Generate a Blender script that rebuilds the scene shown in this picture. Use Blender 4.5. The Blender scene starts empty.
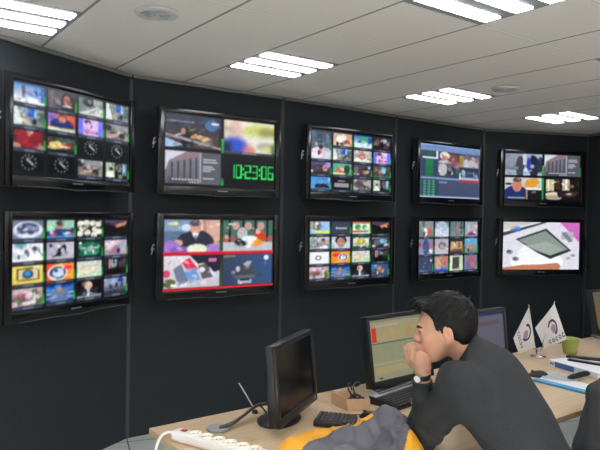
import bpy, bmesh, math, random
import numpy as np
from mathutils import Vector, Matrix
R = math.radians
random.seed(7); np.random.seed(7)
SC = bpy.context.scene
COL = SC.collection

# ------------------------------------------------------------------ materials
def lin(h):
    h = h.lstrip('#'); o = []
    for k in (0, 2, 4):
        c = int(h[k:k+2], 16)/255
        o.append(c/12.92 if c <= .04045 else ((c+.055)/1.055)**2.4)
    return o
def mat(name, col, rough=.6, metal=0, spec=.5, noise=0, nscale=60, bump=0, bscale=200, emit=None, estr=0, sheen=0, sss=0):
    m = bpy.data.materials.new(name); m.use_nodes = True
    nt = m.node_tree; b = nt.nodes['Principled BSDF']
    c = lin(col) if isinstance(col, str) else list(col)
    b.inputs['Base Color'].default_value = c+[1]
    b.inputs['Roughness'].default_value = rough; b.inputs['Metallic'].default_value = metal
    b.inputs['Specular IOR Level'].default_value = spec
    if sheen: b.inputs['Sheen Weight'].default_value = sheen
    if sss:
        b.inputs['Subsurface Weight'].default_value = sss; b.inputs['Subsurface Radius'].default_value = (.012, .005, .003)
        b.inputs['Subsurface Scale'].default_value = 1
    if emit:
        b.inputs['Emission Color'].default_value = lin(emit)+[1]; b.inputs['Emission Strength'].default_value = estr
    tc = None
    if noise or bump:
        tc = nt.nodes.new('ShaderNodeTexCoord')
    if noise:
        n = nt.nodes.new('ShaderNodeTexNoise'); n.inputs['Scale'].default_value = nscale; n.inputs['Detail'].default_value = 4
        nt.links.new(tc.outputs['Object'], n.inputs['Vector'])
        mx = nt.nodes.new('ShaderNodeMix'); mx.data_type = 'RGBA'
        mx.inputs[6].default_value = [x*(1-noise) for x in c]+[1]; mx.inputs[7].default_value = [min(1, x*(1+noise)) for x in c]+[1]
        nt.links.new(n.outputs['Fac'], mx.inputs[0]); nt.links.new(mx.outputs[2], b.inputs['Base Color'])
    if bump:
        n = nt.nodes.new('ShaderNodeTexNoise'); n.inputs['Scale'].default_value = bscale
        nt.links.new(tc.outputs['Object'], n.inputs['Vector'])
        bp = nt.nodes.new('ShaderNodeBump'); bp.inputs['Strength'].default_value = bump; bp.inputs['Distance'].default_value = .002
        nt.links.new(n.outputs['Fac'], bp.inputs['Height']); nt.links.new(bp.outputs['Normal'], b.inputs['Normal'])
    return m
def attr_mat(name, emission=0, rough=.5, spec=.5, sss=0, bump=0):
    m = bpy.data.materials.new(name); m.use_nodes = True
    nt = m.node_tree; b = nt.nodes['Principled BSDF']
    a = nt.nodes.new('ShaderNodeAttribute'); a.attribute_name = 'Col'
    b.inputs['Roughness'].default_value = rough; b.inputs['Specular IOR Level'].default_value = spec
    if emission:
        b.inputs['Base Color'].default_value = (.004, .004, .005, 1)
        nt.links.new(a.outputs['Color'], b.inputs['Emission Color']); b.inputs['Emission Strength'].default_value = emission
    else:
        nt.links.new(a.outputs['Color'], b.inputs['Base Color'])
    if sss:
        b.inputs['Subsurface Weight'].default_value = sss; b.inputs['Subsurface Radius'].default_value = (.012, .005, .003)
        b.inputs['Subsurface Scale'].default_value = 1
    return m

def ceiling_mat():
    m = bpy.data.materials.new('ceiling_tile'); m.use_nodes = True
    nt = m.node_tree; N = nt.nodes.new; L = nt.links.new; b = nt.nodes['Principled BSDF']
    tc = N('ShaderNodeTexCoord'); sp = N('ShaderNodeSeparateXYZ'); L(tc.outputs['Object'], sp.inputs[0])
    def dist(sock):
        d = N('ShaderNodeMath'); d.operation = 'DIVIDE'; d.inputs[1].default_value = .552; L(sock, d.inputs[0])
        a = N('ShaderNodeMath'); a.operation = 'ADD'; a.inputs[1].default_value = .5; L(d.outputs[0], a.inputs[0])
        f = N('ShaderNodeMath'); f.operation = 'FRACT'; L(a.outputs[0], f.inputs[0])
        s = N('ShaderNodeMath'); s.operation = 'SUBTRACT'; s.inputs[1].default_value = .5; L(f.outputs[0], s.inputs[0])
        ab = N('ShaderNodeMath'); ab.operation = 'ABSOLUTE'; L(s.outputs[0], ab.inputs[0])
        return ab.outputs[0]
    def less(s, v):
        l = N('ShaderNodeMath'); l.operation = 'LESS_THAN'; l.inputs[1].default_value = v; L(s, l.inputs[0]); return l.outputs[0]
    dx, dy = dist(sp.outputs[0]), dist(sp.outputs[1])
    nz = N('ShaderNodeTexNoise'); nz.inputs['Scale'].default_value = 90; nz.inputs['Detail'].default_value = 6; L(tc.outputs['Object'], nz.inputs['Vector'])
    def mix(f, A, B):
        x = N('ShaderNodeMix'); x.data_type = 'RGBA'
        for k, v in ((0, f), (6, A), (7, B)):
            if isinstance(v, (list, tuple)): x.inputs[k].default_value = v
            else: L(v, x.inputs[k])
        return x.outputs[2]
    base = mix(nz.outputs['Fac'], (.78, .74, .71, 1), (.92, .875, .845, 1))
    c0 = mix(less(dy, .021), base, (.50, .48, .46, 1)); c1 = mix(less(dy, .0145), c0, (.95, .94, .91, 1))
    c2 = mix(less(dx, .0145), c1, (.33, .32, .31, 1))
    L(c2, b.inputs['Base Color']); b.inputs['Roughness'].default_value = .9; b.inputs['Specular IOR Level'].default_value = .15
    bp = N('ShaderNodeBump'); bp.inputs['Strength'].default_value = .25; bp.inputs['Distance'].default_value = .002
    L(nz.outputs['Fac'], bp.inputs['Height']); L(bp.outputs['Normal'], b.inputs['Normal'])
    return m
def fabric_wall_mat():
    m = bpy.data.materials.new('charcoal_wall_fabric'); m.use_nodes = True
    nt = m.node_tree; N = nt.nodes.new; L = nt.links.new; b = nt.nodes['Principled BSDF']
    tc = N('ShaderNodeTexCoord')
    w = N('ShaderNodeTexWave'); w.wave_type = 'BANDS'; w.bands_direction = 'X'; w.inputs['Scale'].default_value = 24; w.inputs['Distortion'].default_value = .6
    L(tc.outputs['Object'], w.inputs['Vector'])
    n = N('ShaderNodeTexNoise'); n.inputs['Scale'].default_value = 45; n.inputs['Detail'].default_value = 5; L(tc.outputs['Object'], n.inputs['Vector'])
    a = N('ShaderNodeMath'); a.operation = 'ADD'; L(w.outputs['Fac'], a.inputs[0]); L(n.outputs['Fac'], a.inputs[1])
    h = N('ShaderNodeMath'); h.operation = 'MULTIPLY'; h.inputs[1].default_value = .5; L(a.outputs[0], h.inputs[0])
    x = N('ShaderNodeMix'); x.data_type = 'RGBA'; x.inputs[6].default_value = (.0145, .0178, .0205, 1); x.inputs[7].default_value = (.0295, .0355, .0405, 1)
    L(h.outputs[0], x.inputs[0]); L(x.outputs[2], b.inputs['Base Color'])
    b.inputs['Roughness'].default_value = .85; b.inputs['Specular IOR Level'].default_value = .25
    bp = N('ShaderNodeBump'); bp.inputs['Strength'].default_value = .3; bp.inputs['Distance'].default_value = .003
    L(h.outputs[0], bp.inputs['Height']); L(bp.outputs['Normal'], b.inputs['Normal'])
    return m
def wood_mat():
    m = bpy.data.materials.new('maple_laminate'); m.use_nodes = True
    nt = m.node_tree; N = nt.nodes.new; L = nt.links.new; b = nt.nodes['Principled BSDF']
    tc = N('ShaderNodeTexCoord'); mp = N('ShaderNodeMapping'); mp.inputs['Scale'].default_value = (1.2, 22, 22); L(tc.outputs['Object'], mp.inputs[0])
    n = N('ShaderNodeTexNoise'); n.inputs['Scale'].default_value = 3; n.inputs['Detail'].default_value = 6; L(mp.outputs[0], n.inputs['Vector'])
    x = N('ShaderNodeMix'); x.data_type = 'RGBA'; x.inputs[6].default_value = (.50, .345, .20, 1); x.inputs[7].default_value = (.67, .50, .32, 1)
    L(n.outputs['Fac'], x.inputs[0]); L(x.outputs[2], b.inputs['Base Color']); b.inputs['Roughness'].default_value = .45
    return m
def floor_mat():
    m = bpy.data.materials.new('raised_floor_tile'); m.use_nodes = True
    nt = m.node_tree; N = nt.nodes.new; L = nt.links.new; b = nt.nodes['Principled BSDF']
    tc = N('ShaderNodeTexCoord'); sp = N('ShaderNodeSeparateXYZ'); L(tc.outputs['Object'], sp.inputs[0])
    last = None
    for k in (0, 1):
        d = N('ShaderNodeMath'); d.operation = 'MULTIPLY_ADD'; d.inputs[1].default_value = 1/.6; d.inputs[2].default_value = .37; L(sp.outputs[k], d.inputs[0])
        f = N('ShaderNodeMath'); f.operation = 'FRACT'; L(d.outputs[0], f.inputs[0])
        l = N('ShaderNodeMath'); l.operation = 'LESS_THAN'; l.inputs[1].default_value = .014; L(f.outputs[0], l.inputs[0])
        if last is not None:
            x = N('ShaderNodeMath'); x.operation = 'MAXIMUM'; L(l.outputs[0], x.inputs[0]); L(last, x.inputs[1]); last = x.outputs[0]
        else: last = l.outputs[0]
    n = N('ShaderNodeTexNoise'); n.inputs['Scale'].default_value = 120; L(tc.outputs['Object'], n.inputs['Vector'])
    x = N('ShaderNodeMix'); x.data_type = 'RGBA'; x.inputs[6].default_value = (.46, .49, .46, 1); x.inputs[7].default_value = (.52, .55, .52, 1); L(n.outputs['Fac'], x.inputs[0])
    y = N('ShaderNodeMix'); y.data_type = 'RGBA'; y.inputs[7].default_value = (.02, .02, .02, 1); L(x.outputs[2], y.inputs[6]); L(last, y.inputs[0])
    L(y.outputs[2], b.inputs['Base Color']); b.inputs['Roughness'].default_value = .45
    return m

MT = dict(
    ceil=ceiling_mat(), wall=fabric_wall_mat(), wood=wood_mat(), floor=floor_mat(),
    strip=mat('keyboard_grey', (.36, .38, .42), .4), badge=mat('badge_grey', (.16, .16, .17), .5), ctrim=mat('ceiling_edge_trim', (.16, .16, .155), .6), seam=mat('charcoal_seam', (.042, .045, .048), .6), trim=mat('grey_trim', (.42, .42, .40), .5),
    paint=mat('off_white_paint', (.80, .79, .76), .8, noise=.03),
    gblack=mat('gloss_black', (.006, .006, .007), .2), mblack=mat('matte_black', (.012, .012, .014), .5, bump=.1),
    sblack=mat('satin_black', (.016, .016, .019), .32), dgrey=mat('dark_grey_plastic', (.05, .05, .055), .45),
    mgrey=mat('mid_grey', (.28, .29, .31), .45), lgrey=mat('light_grey', (.55, .56, .57), .4), silver=mat('silver_metal', (.75, .75, .77), .25, 1),
    key=mat('key_black', (.03, .03, .034), .4), white=mat('white_plastic', (.82, .79, .77), .35), white2=mat('ivory_plastic', (.86, .82, .70), .35),
    paper=mat('paper_white', (.80, .82, .84), .8), blue=mat('book_blue', (.055, .13, .34), .5), cyan=mat('band_blue', (.06, .33, .60), .5),
    pale=mat('pale_blue', (.50, .58, .70), .5), cup=mat('olive_green_ceramic', (.37, .44, .11), .35), card=mat('tan_cardboard', (.62, .40, .25), .8, noise=.08),
    red=mat('red_plastic', (.55, .03, .03), .4), chrome=mat('chrome', (.8, .8, .82), .08, 1),
    louvre=mat('louvre_grey', (.30, .30, .32), .35), lampgrey=mat('lamp_metal', (.22, .22, .23), .5),
    tube=mat('fluorescent_tube', (.9, .9, .9), .5, emit='#f4f8ff', estr=19),
    hair=mat('black_hair', (.0075, .0065, .0065),   .45, spec=.2, noise=.5, nscale=120), sweater=mat('charcoal_wool', (.029, .0315, .0355), .9, noise=.6, nscale=180, bump=.5, bscale=500),
    trouser=mat('dark_trouser', (.02, .022, .03), .9), shoe=mat('black_leather', (.01, .01, .01), .4),
    jgrey=mat('jacket_grey_nylon', (.115, .112, .135), .5, noise=.3, nscale=25, bump=.2, bscale=150),
    jyel=mat('jacket_yellow', (.90, .42, .025), .6, noise=.06, nscale=30), jdark=mat('dark_jacket', (.030, .032, .038), .8, noise=.2, nscale=40),
    brow=mat('eyebrow_black', (.02, .014, .012), .7), eye=mat('eye_white', (.6, .56, .53), .2), iris=mat('eye_iris', (.012, .008, .006), .15),
    flag=mat('flag_white', (.74, .72, .72), .8), mauve=mat('emblem_mauve', (.42, .25, .36), .7), ink=mat('emblem_ink', (.06, .06, .08), .7),
    chairf=mat('chair_fabric', (.022, .024, .028), .9, noise=.2, nscale=200), screen=attr_mat('screen_picture', emission=1.12, rough=.25, spec=.3),
    skin=attr_mat('skin', rough=.5, spec=.4, sss=.12), glass=mat('window_daylight', (.6, .65, .7), .1, emit='#f2efe9', estr=1.5),  # unseen rear panes glow as added fill for the room
)

# ------------------------------------------------------------------ mesh helpers
def fin(me, ang=35, smooth=True):
    if smooth:
        me.polygons.foreach_set('use_smooth', [True]*len(me.polygons))
        me.set_sharp_from_angle(angle=R(ang))
def link(name, me, parent=None, loc=None, rotz=None):
    o = bpy.data.objects.new(name, me); COL.objects.link(o)
    if parent: o.parent = parent
    if loc is not None: o.location = loc
    if rotz is not None: o.rotation_euler = (0, 0, rotz)
    return o
def obj(name, bm, m, parent=None, smooth=True, ang=35, loc=None, rotz=None, off=None):
    if off is not None: bmesh.ops.translate(bm, verts=bm.verts, vec=-Vector(off))
    bmesh.ops.recalc_face_normals(bm, faces=bm.faces)
    me = bpy.data.meshes.new(name); bm.to_mesh(me); bm.free()
    for x in (m if isinstance(m, list) else [m]): me.materials.append(x)
    fin(me, ang, smooth)
    return link(name, me, parent, loc, rotz)
def tag(o, label=None, cat=None, group=None, kind=None):
    for k, v in (('label', label), ('category', cat), ('group', group), ('kind', kind)):
        if v: o[k] = v
    return o
def thing(name, label, cat, loc=(0, 0, 0), rotz=0, group=None):
    return tag(link(name, None, None, loc, rotz), label, cat, group)
def dup(root, loc, rotz, label, group=None):
    r = root.copy(); COL.objects.link(r); r.location = loc; r.rotation_euler = (0, 0, rotz); r['label'] = label
    for ch in list(root.children):
        c = ch.copy(); COL.objects.link(c); c.parent = r
        for g in ch.children:
            d = g.copy(); COL.objects.link(d); d.parent = c
    return r
def BM(): return bmesh.new()
def box(bm, lo, hi, bev=0, seg=2, M=None, mi=0):
    lo, hi = Vector(lo), Vector(hi)
    n0 = set(bm.faces)
    vs = bmesh.ops.create_cube(bm, size=1, matrix=Matrix.Translation((lo+hi)/2) @ Matrix.Diagonal((*(hi-lo), 1)))['verts']
    if bev:
        es = list({e for v in vs for e in v.link_edges})
        bmesh.ops.bevel(bm, geom=es, offset=bev, segments=seg, profile=.5, affect='EDGES')
    fs = [f for f in bm.faces if f not in n0]
    vv = list({v for f in fs for v in f.verts})
    if M is not None: bmesh.ops.transform(bm, matrix=M, verts=vv)
    for f in fs: f.material_index = mi
    return vv
def cyl(bm, p0, p1, r0, r1=None, n=20, mi=0):
    p0, p1 = Vector(p0), Vector(p1); d = p1-p0
    q = d.to_track_quat('Z', 'Y').to_matrix().to_4x4()
    n0 = set(bm.faces)
    bmesh.ops.create_cone(bm, cap_ends=True, segments=n, radius1=r0, radius2=r0 if r1 is None else r1, depth=d.length, matrix=Matrix.Translation((p0+p1)/2) @ q)
    for f in bm.faces:
        if f not in n0: f.material_index = mi
def smooth_path(pts, sub=6):
    P = [Vector(p) for p in pts]; out = []
    for i in range(len(P)-1):
        a, b, c, d = P[max(i-1, 0)], P[i], P[i+1], P[min(i+2, len(P)-1)]
        for k in range(sub):
            t = k/sub
            out.append(.5*((2*b)+(c-a)*t+(2*a-5*b+4*c-d)*t*t+(3*b-a-3*c+d)*t**3))
    return out+[P[-1]]
def tube(bm, pts, r, n=8, sub=6, flat=1.0):
    P = smooth_path(pts, sub) if sub > 1 else [Vector(p) for p in pts]
    rings = []; up = Vector((0, 0, 1))
    for i, p in enumerate(P):
        t = (P[min(i+1, len(P)-1)]-P[max(i-1, 0)]).normalized()
        s = t.cross(up)
        s = s.normalized() if s.length > 1e-3 else Vector((1, 0, 0))
        u = s.cross(t).normalized()
        rr = r[min(int(i*len(r)/len(P)), len(r)-1)] if isinstance(r, list) else r
        rings.append([bm.verts.new(p+rr*(math.cos(2*math.pi*k/n)*s+flat*math.sin(2*math.pi*k/n)*u)) for k in range(n)])
    for a, b in zip(rings, rings[1:]):
        for k in range(n): bm.faces.new((a[k], a[(k+1) % n], b[(k+1) % n], b[k]))
    bm.faces.new(rings[0][::-1]); bm.faces.new(rings[-1])
def lathe(bm, prof, n=32, c=(0, 0, 0)):
    rings = []
    for r, z in prof:
        rings.append([bm.verts.new((c[0]+max(r, 1e-5)*math.cos(2*math.pi*k/n), c[1]+max(r, 1e-5)*math.sin(2*math.pi*k/n), c[2]+z)) for k in range(n)])
    for a, b in zip(rings, rings[1:]):
        for k in range(n): bm.faces.new((a[k], a[(k+1) % n], b[(k+1) % n], b[k]))
    bm.faces.new(rings[0]); bm.faces.new(rings[-1])
def prism(bm, pts, z0, z1, mi=0):
    lo = [bm.verts.new((x, y, z0)) for x, y in pts]; hi = [bm.verts.new((x, y, z1)) for x, y in pts]
    n = len(pts)
    fs = [bm.faces.new(lo), bm.faces.new(hi)]+[bm.faces.new((lo[k], lo[(k+1) % n], hi[(k+1) % n], hi[k])) for k in range(n)]
    for f in fs: f.material_index = mi

# ------------------------------------------------------------------ room shell
CEIL = 2.63
GA = R(36.15); G0 = (-.972, 3.884)
V = [(-3.15, .60), (-1.232, 4.498), (-.161, 5.255), (.918, 6.09), (2.02, 6.93), (3.33, 7.27)]
REST = [(5.6, 2.6), (4.2, -2.6), (-3.15, -2.6)]
POLY = V+REST
def struct(o): o['kind'] = 'structure'; return o
def facet(name, a, b, z0, z1, m, th=.06):
    a, b = Vector((*a, 0)), Vector((*b, 0)); d = b-a
    ang = math.atan2(d.y, d.x); bm = BM()
    box(bm, (0, 0, z0), (d.length, th, z1))
    return struct(obj(name, bm, m, None, False, loc=a, rotz=ang))
names = ['wall_left', 'wall_centre_left', 'wall_centre', 'wall_centre_right', 'wall_far_right']
for k, nm in enumerate(names): facet(nm, V[k], V[k+1], 0, CEIL, MT['wall'])
facet('wall_right', V[5], (4.55, 4.70), 0, CEIL, MT['wall'])
facet('wall_right_front', (4.55, 4.70), REST[0], 0, CEIL, MT['paint'])
facet('wall_side', REST[0], REST[1], 0, CEIL, MT['paint'])
facet('wall_side_left', REST[2], V[0], 0, CEIL, MT['paint'])
def at_facet(a, b, t): return (a[0]+(b[0]-a[0])*t, a[1]+(b[1]-a[1])*t)
# rear wall with two windows added behind the photographer to brighten the room
a, b = REST[1], REST[2]
bm = BM(); wl = a[0]-b[0]
for lo, hi in (((0, 0, 0), (wl, .06, .95)), ((0, 0, 2.25), (wl, .06, CEIL)), ((0, 0, .95), (.9, .06, 2.25)), ((3.1, 0, .95), (4.2, .06, 2.25)), ((6.4, 0, .95), (wl, .06, 2.25))): box(bm, lo, hi)
struct(obj('wall_rear', bm, MT['paint'], None, False, loc=(a[0], a[1], 0), rotz=math.pi))
for k, (x0, x1) in enumerate(((.9, 3.1), (4.2, 6.4))):
    w = struct(thing('window_%d' % (k+1), None, None, (a[0], a[1], 0), math.pi))
    bm = BM()
    for lo, hi in (((x0, 0, .95), (x0+.05, .06, 2.25)), ((x1-.05, 0, .95), (x1, .06, 2.25)), ((x0, 0, .95), (x1, .06, 1.0)), ((x0, 0, 2.2), (x1, .06, 2.25)), (((x0+x1)/2-.025, 0, .95), ((x0+x1)/2+.025, .06, 2.25))): box(bm, lo, hi)
    struct(obj('window_frame', bm, MT['white'], w, False))
    bm = BM(); box(bm, (x0+.04, .025, .99), (x1-.04, .035, 2.21)); struct(obj('window_pane', bm, MT['glass'], w, False))
# seams and top trim of the video wall
tn = 0
for k in range(6):
    p = V[k]; q = V[k+1] if k < 5 else (4.55, 4.70)
    d = Vector((q[0]-p[0], q[1]-p[1], 0)); ang = math.atan2(d.y, d.x); tn += 1
    bm = BM(); box(bm, (.012, -.022, CEIL-.026), (d.length-.012, .0, CEIL), .002)
    struct(obj('trim_%d' % tn, bm, MT['ctrim'], None, False, loc=(*p, 0), rotz=ang))
    if k:
        tn += 1; bm = BM(); box(bm, (-.011, -.006, 0), (.016, .004, CEIL-.03), .002)
        struct(obj('trim_%d' % tn, bm, MT['seam'], None, False, loc=(*p, 0), rotz=ang))
FA = R(20); bm = BM()
prism(bm, [(x*math.cos(FA)+y*math.sin(FA), -x*math.sin(FA)+y*math.cos(FA)) for x, y in POLY], -.08, 0)
struct(obj('floor', bm, MT['floor'], None, False, rotz=FA))

LAMPS = [(-2, 0), (1, 0), (4, 0), (7, 0), (1, 3), (4, 3), (-2, 3), (-2, 6), (1, 6), (-5, 6), (4, 6), (-2, 9), (-5, 9)]
T = .552
bm = BM(); vd = {}
def gv(i, j):
    if (i, j) not in vd: vd[i, j] = bm.verts.new((i*T, -j*T, 0))
    return vd[i, j]
for i in range(-13, 13):
    for j in range(-6, 16):
        if (i, j) not in LAMPS: bm.faces.new((gv(i, j), gv(i+1, j), gv(i+1, j+1), gv(i, j+1)))
bmesh.ops.recalc_face_normals(bm, faces=bm.faces)
# keep only what lies over the room
cg, sg = math.cos(GA), math.sin(GA)
def inside_far(p, m=.75):
    # convex hull test with margin
    for k in range(len(HULL)):
        a, b = HULL[k], HULL[(k+1) % len(HULL)]
        dx, dy = b[0]-a[0], b[1]-a[1]; L = math.hypot(dx, dy)
        if (dx*(p[1]-a[1])-dy*(p[0]-a[0]))/L > m: return False
    return True
HULL = [(-3.15, -2.6), (-3.15, .6), (-1.232, 4.498), (.918, 6.2), (2.02, 6.95), (3.33, 7.27), (5.6, 2.6), (4.2, -2.6)]
kill = []
for f in bm.faces:
    c = f.calc_center_median(); w = (G0[0]+cg*c.x-sg*c.y, G0[1]+sg*c.x+cg*c.y)
    if not inside_far(w): kill.append(f)
bmesh.ops.delete(bm, geom=kill, context='FACES')
struct(obj('ceiling', bm, MT['ceil'], None, False, loc=(G0[0], G0[1], CEIL), rotz=GA))

# ------------------------------------------------------------------ ceiling lights
def make_lamp(label):
    t = thing('ceiling_light', label, 'ceiling light', group='recessed three-strip ceiling lights')
    h = T/2-.001
    bm = BM()
    box(bm, (-h, -h, .10), (h, h, .105))
    for s in (-1, 1):
        box(bm, (s*h-.004, -h, 0), (s*h+.004, h, .10)); box(bm, (-h, s*h-.004, 0), (h, s*h+.004, .10))
    obj('housing', bm, MT['lampgrey'], t, False)
    ys = (-.178, 0, .178); w = .046; L = .255
    bm = BM(); e = [-h]+[v for y in ys for v in (y-w, y+w)]+[h]
    for k in range(0, 8, 2): box(bm, (-h, e[k], .0005), (h, e[k+1], .006))
    for s in (-1, 1):
        lo, hi = sorted((s*L, s*h)); box(bm, (lo, -h, .0005), (hi, h, .006))
    obj('faceplate', bm, MT['lampgrey'], t, False)
    for y in ys:
        bm = BM(); box(bm, (-L, y-w, -.006), (L, y+w, .010), .002, 2); st = obj('tube_strip', bm, MT['tube'], t, False)
        bm = BM()
        for k in range(11):
            x = -L+.025+k*(2*L-.05)/10
            box(bm, (x-.0015, y-w+.005, -.0088), (x+.0015, y+w-.005, .003))
        obj('louvre', bm, MT['louvre'], st, False)
    return t
lamp_labels = {(-2, 0): 'louvred three-strip ceiling light above the mosaic television on the left wall', (1, 0): 'three-strip ceiling light nearest the clock television',
 (4, 0): 'three-strip ceiling light nearest the television with a blue software screen', (7, 0): 'farthest small three-strip ceiling light, above the two-over-two camera television',
 (1, 3): 'large ceiling light cut off by the top edge, right of centre', (4, 3): 'ceiling light whose corner just shows at the right edge of the photo',
 (-2, 3): 'three-strip ceiling light in front of the left video wall, above the picture', (-2, 6): 'three-strip ceiling light right above the photographer',
 (1, 6): 'three-strip ceiling light above the seated man, out of the picture', (-5, 6): 'three-strip ceiling light behind the photographer by the left wall',
 (4, 6): 'three-strip ceiling light above the right-hand desk end, out of the picture', (-2, 9): 'three-strip ceiling light behind the photographer, nearer the rear windows',
 (-5, 9): 'three-strip ceiling light in the rear left corner of the room'}
lamp0 = None
for (i, j) in LAMPS:
    c = ((i+.5)*T, -(j+.5)*T); loc = (G0[0]+cg*c[0]-sg*c[1], G0[1]+sg*c[0]+cg*c[1], CEIL)
    if lamp0 is None:
        lamp0 = make_lamp(lamp_labels[i, j]); lamp0.location = loc; lamp0.rotation_euler = (0, 0, GA)
    else: dup(lamp0, loc, GA, lamp_labels[i, j])
def make_speaker(label, loc):
    t = thing('ceiling_speaker', label, 'ceiling speaker', loc, 0, 'round ceiling speakers')
    bm = BM(); lathe(bm, [(.02, 0), (.100, 0), (.108, -.004), (.104, -.014), (.088, -.019), (.078, -.012), (.02, -.012)], 40); obj('rim', bm, MT['lgrey'], t)
    bm = BM()
    for r in (.070, .052, .034): lathe(bm, [(r-.012, -.012), (r-.012, -.017), (r, -.017), (r, -.012)], 32)
    lathe(bm, [(.004, -.012), (.016, -.012), (.014, -.020), (.004, -.022)], 24); obj('grille', bm, MT['lgrey'], t)
    return t
make_speaker('round grey ceiling speaker above the left corner of the video wall', (-.72, 3.083, CEIL))
sp = [o for o in COL.objects if o.name == 'ceiling_speaker'][0]
dup(sp, (1.536, 4.745, CEIL), 0, 'round ceiling speaker beyond the lights, in the far right ceiling')
# ------------------------------------------------------------------ screen pictures
PW, PH = 192, 108
class Pic:
    def __init__(s, bg='#0a0b10'):
        s.a = np.zeros((PH, PW, 3)); s.a[:] = lin(bg)
        s.yy, s.xx = np.mgrid[0:PH, 0:PW]; s.yy = (s.yy+.5)/PH; s.xx = (s.xx+.5)/PW
    def tile(s, x0, y0, x1, y1, ops):
        i0, i1 = int(round(x0*PW)), int(round(x1*PW)); j0, j1 = int(round(y0*PH)), int(round(y1*PH))
        sub = s.a[j0:j1, i0:i1]; h, w = sub.shape[:2]
        v, u = np.mgrid[0:h, 0:w]; v = (v+.5)/h; u = (u+.5)/w
        for o in ops:
            k = o[0]
            if k == 'B': c0, c1 = np.array(lin(o[1])), np.array(lin(o[2])); sub[:] = c0+(c1-c0)*v[..., None]
            elif k == 'H': c0, c1 = np.array(lin(o[1])), np.array(lin(o[2])); sub[:] = c0+(c1-c0)*u[..., None]
            elif k == 'N': 
                nz = np.random.rand(h//2+2, w//2+2); nz = np.repeat(np.repeat(nz, 2, 0), 2, 1)[:h, :w]
                sub *= (1+o[1]*(nz-.5)*2)[..., None]
            else:
                if k == 'E':
                    d = ((u-o[1])/o[3])**2+((v-o[2])/o[4])**2
                    al = np.clip((1.0-np.sqrt(d))*min(o[3]*w, o[4]*h)+.5, 0, 1)
                elif k == 'O':
                    d = np.sqrt(((u-o[1])/o[3])**2+((v-o[2])/o[4])**2)
                    al = np.clip(o[5]-np.abs(d-1), 0, .12)/.12
                    sub[:] = sub*(1-al[..., None])+np.array(lin(o[6]))*al[..., None]; continue
                elif k == 'R':
                    al = np.clip((u-o[1])*w+.5, 0, 1)*np.clip((o[3]-u)*w+.5, 0, 1)*np.clip((v-o[2])*h+.5, 0, 1)*np.clip((o[4]-v)*h+.5, 0, 1)
                elif k == 'P':
                    al = np.zeros((h, w)); P = o[1]
                    for sx in (-.25, .25):
                        for sy in (-.25, .25):
                            x, y = u+sx/w, v+sy/h; ins = np.zeros((h, w), bool)
                            for q in range(len(P)):
                                (xa, ya), (xb, yb) = P[q], P[q-1]
                                if ya != yb: ins ^= ((ya > y) != (yb > y)) & (x < (xb-xa)*(y-ya)/(yb-ya)+xa)
                            al += ins/4
                c = np.array(lin(o[-1])); sub[:] = sub*(1-al[..., None])+c*al[..., None]
    def busy(s, x0, y0, x1, y1, n=16, sz=.11, al=.5):
        i0, i1 = int(round(x0*PW)), int(round(x1*PW)); j0, j1 = int(round(y0*PH)), int(round(y1*PH))
        sub = s.a[j0:j1, i0:i1]; h, w = sub.shape[:2]; src = sub.copy()
        v, u = np.mgrid[0:h, 0:w]; v = (v+.5)/h; u = (u+.5)/w
        for _ in range(n):
            cx, cy = np.random.rand(2); rx, ry = sz*(.35+np.random.rand(2)); t = (np.random.rand()-.5)*1.2
            dx, dy = (u-cx), (v-cy)*h/w*1.0; a_, b_ = dx*math.cos(t)+dy*math.sin(t), -dx*math.sin(t)+dy*math.cos(t)
            m = np.clip((1-np.sqrt((a_/rx)**2+(b_/(ry*.6))**2))*2.5, 0, 1)*al
            c = src[min(h-1, max(0, int((cy+np.random.randn()*.12)*h))), min(w-1, max(0, int((cx+np.random.randn()*.12)*w)))]
            c = np.clip(c*np.exp(np.random.randn()*.55)+np.random.randn(3)*.012, 0, 1)
            sub[:] = sub*(1-m[..., None])+c*m[..., None]
    def blur(s, x0, y0, x1, y1, n):
        i0, i1 = int(x0*PW), int(x1*PW); j0, j1 = int(y0*PH), int(y1*PH); sub = s.a[j0:j1, i0:i1]
        for _ in range(n):
            p = np.pad(sub, ((1, 1), (1, 1), (0, 0)), 'edge')
            sub[:] = (p[:-2, 1:-1]+p[2:, 1:-1]+p[1:-1, :-2]+p[1:-1, 2:]+p[1:-1, 1:-1])/5
def person(cx, top, s, face, hair, coat, bald=False):
    o = [('E', cx, top+s*1.05, s*.95, s*.75, coat), ('R', cx-s*.95, top+s*1.1, cx+s*.95, 1, coat)]
    if not bald: o.append(('E', cx, top+s*.28, s*.36, s*.42, hair))
    return o+[('E', cx, top+s*.42, s*.29, s*.40, face)]
def clock():
    o = [('B', '#05060a', '#05060a')]
    for k in range(12):
        t = k*math.pi/6; o.append(('E', .5+.24*math.sin(t), .5-.42*math.cos(t), .020, .034, '#90949a'))
    return o+[('P', [(.42, .36), (.45, .33), (.66, .62), (.63, .65)], '#d8d8d8'), ('R', .42, .24, .58, .29, '#8a8a90')]
TEMPLE = [('B', '#7d7c86', '#5c5b66'), ('P', [(0, 0), (.36, 0), (.06, .3), (0, .62)], '#c9cddb'), ('P', [(.06, .3), (.36, .02), (.62, .0), (.62, .08), (.1, .40)], '#8a7378')]
for k in range(5): TEMPLE.append(('R', .10+k*.108, .34-k*.045, .135+k*.108, .86, '#3d3c47'))
TEMPLE += [('R', .05, .82, .62, 1, '#474955'), ('R', .61, .02, .635, .95, '#a5a6b2'), ('R', .635, 0, 1, .95, '#55565f')]
for (y, w_) in ((.20, .24), (.28, .27), (.42, .18), (.49, .22), (.56, .14), (.80, .20)): TEMPLE.append(('R', .67, y, .67+w_, y+.035, '#b9bac4'))
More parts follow.
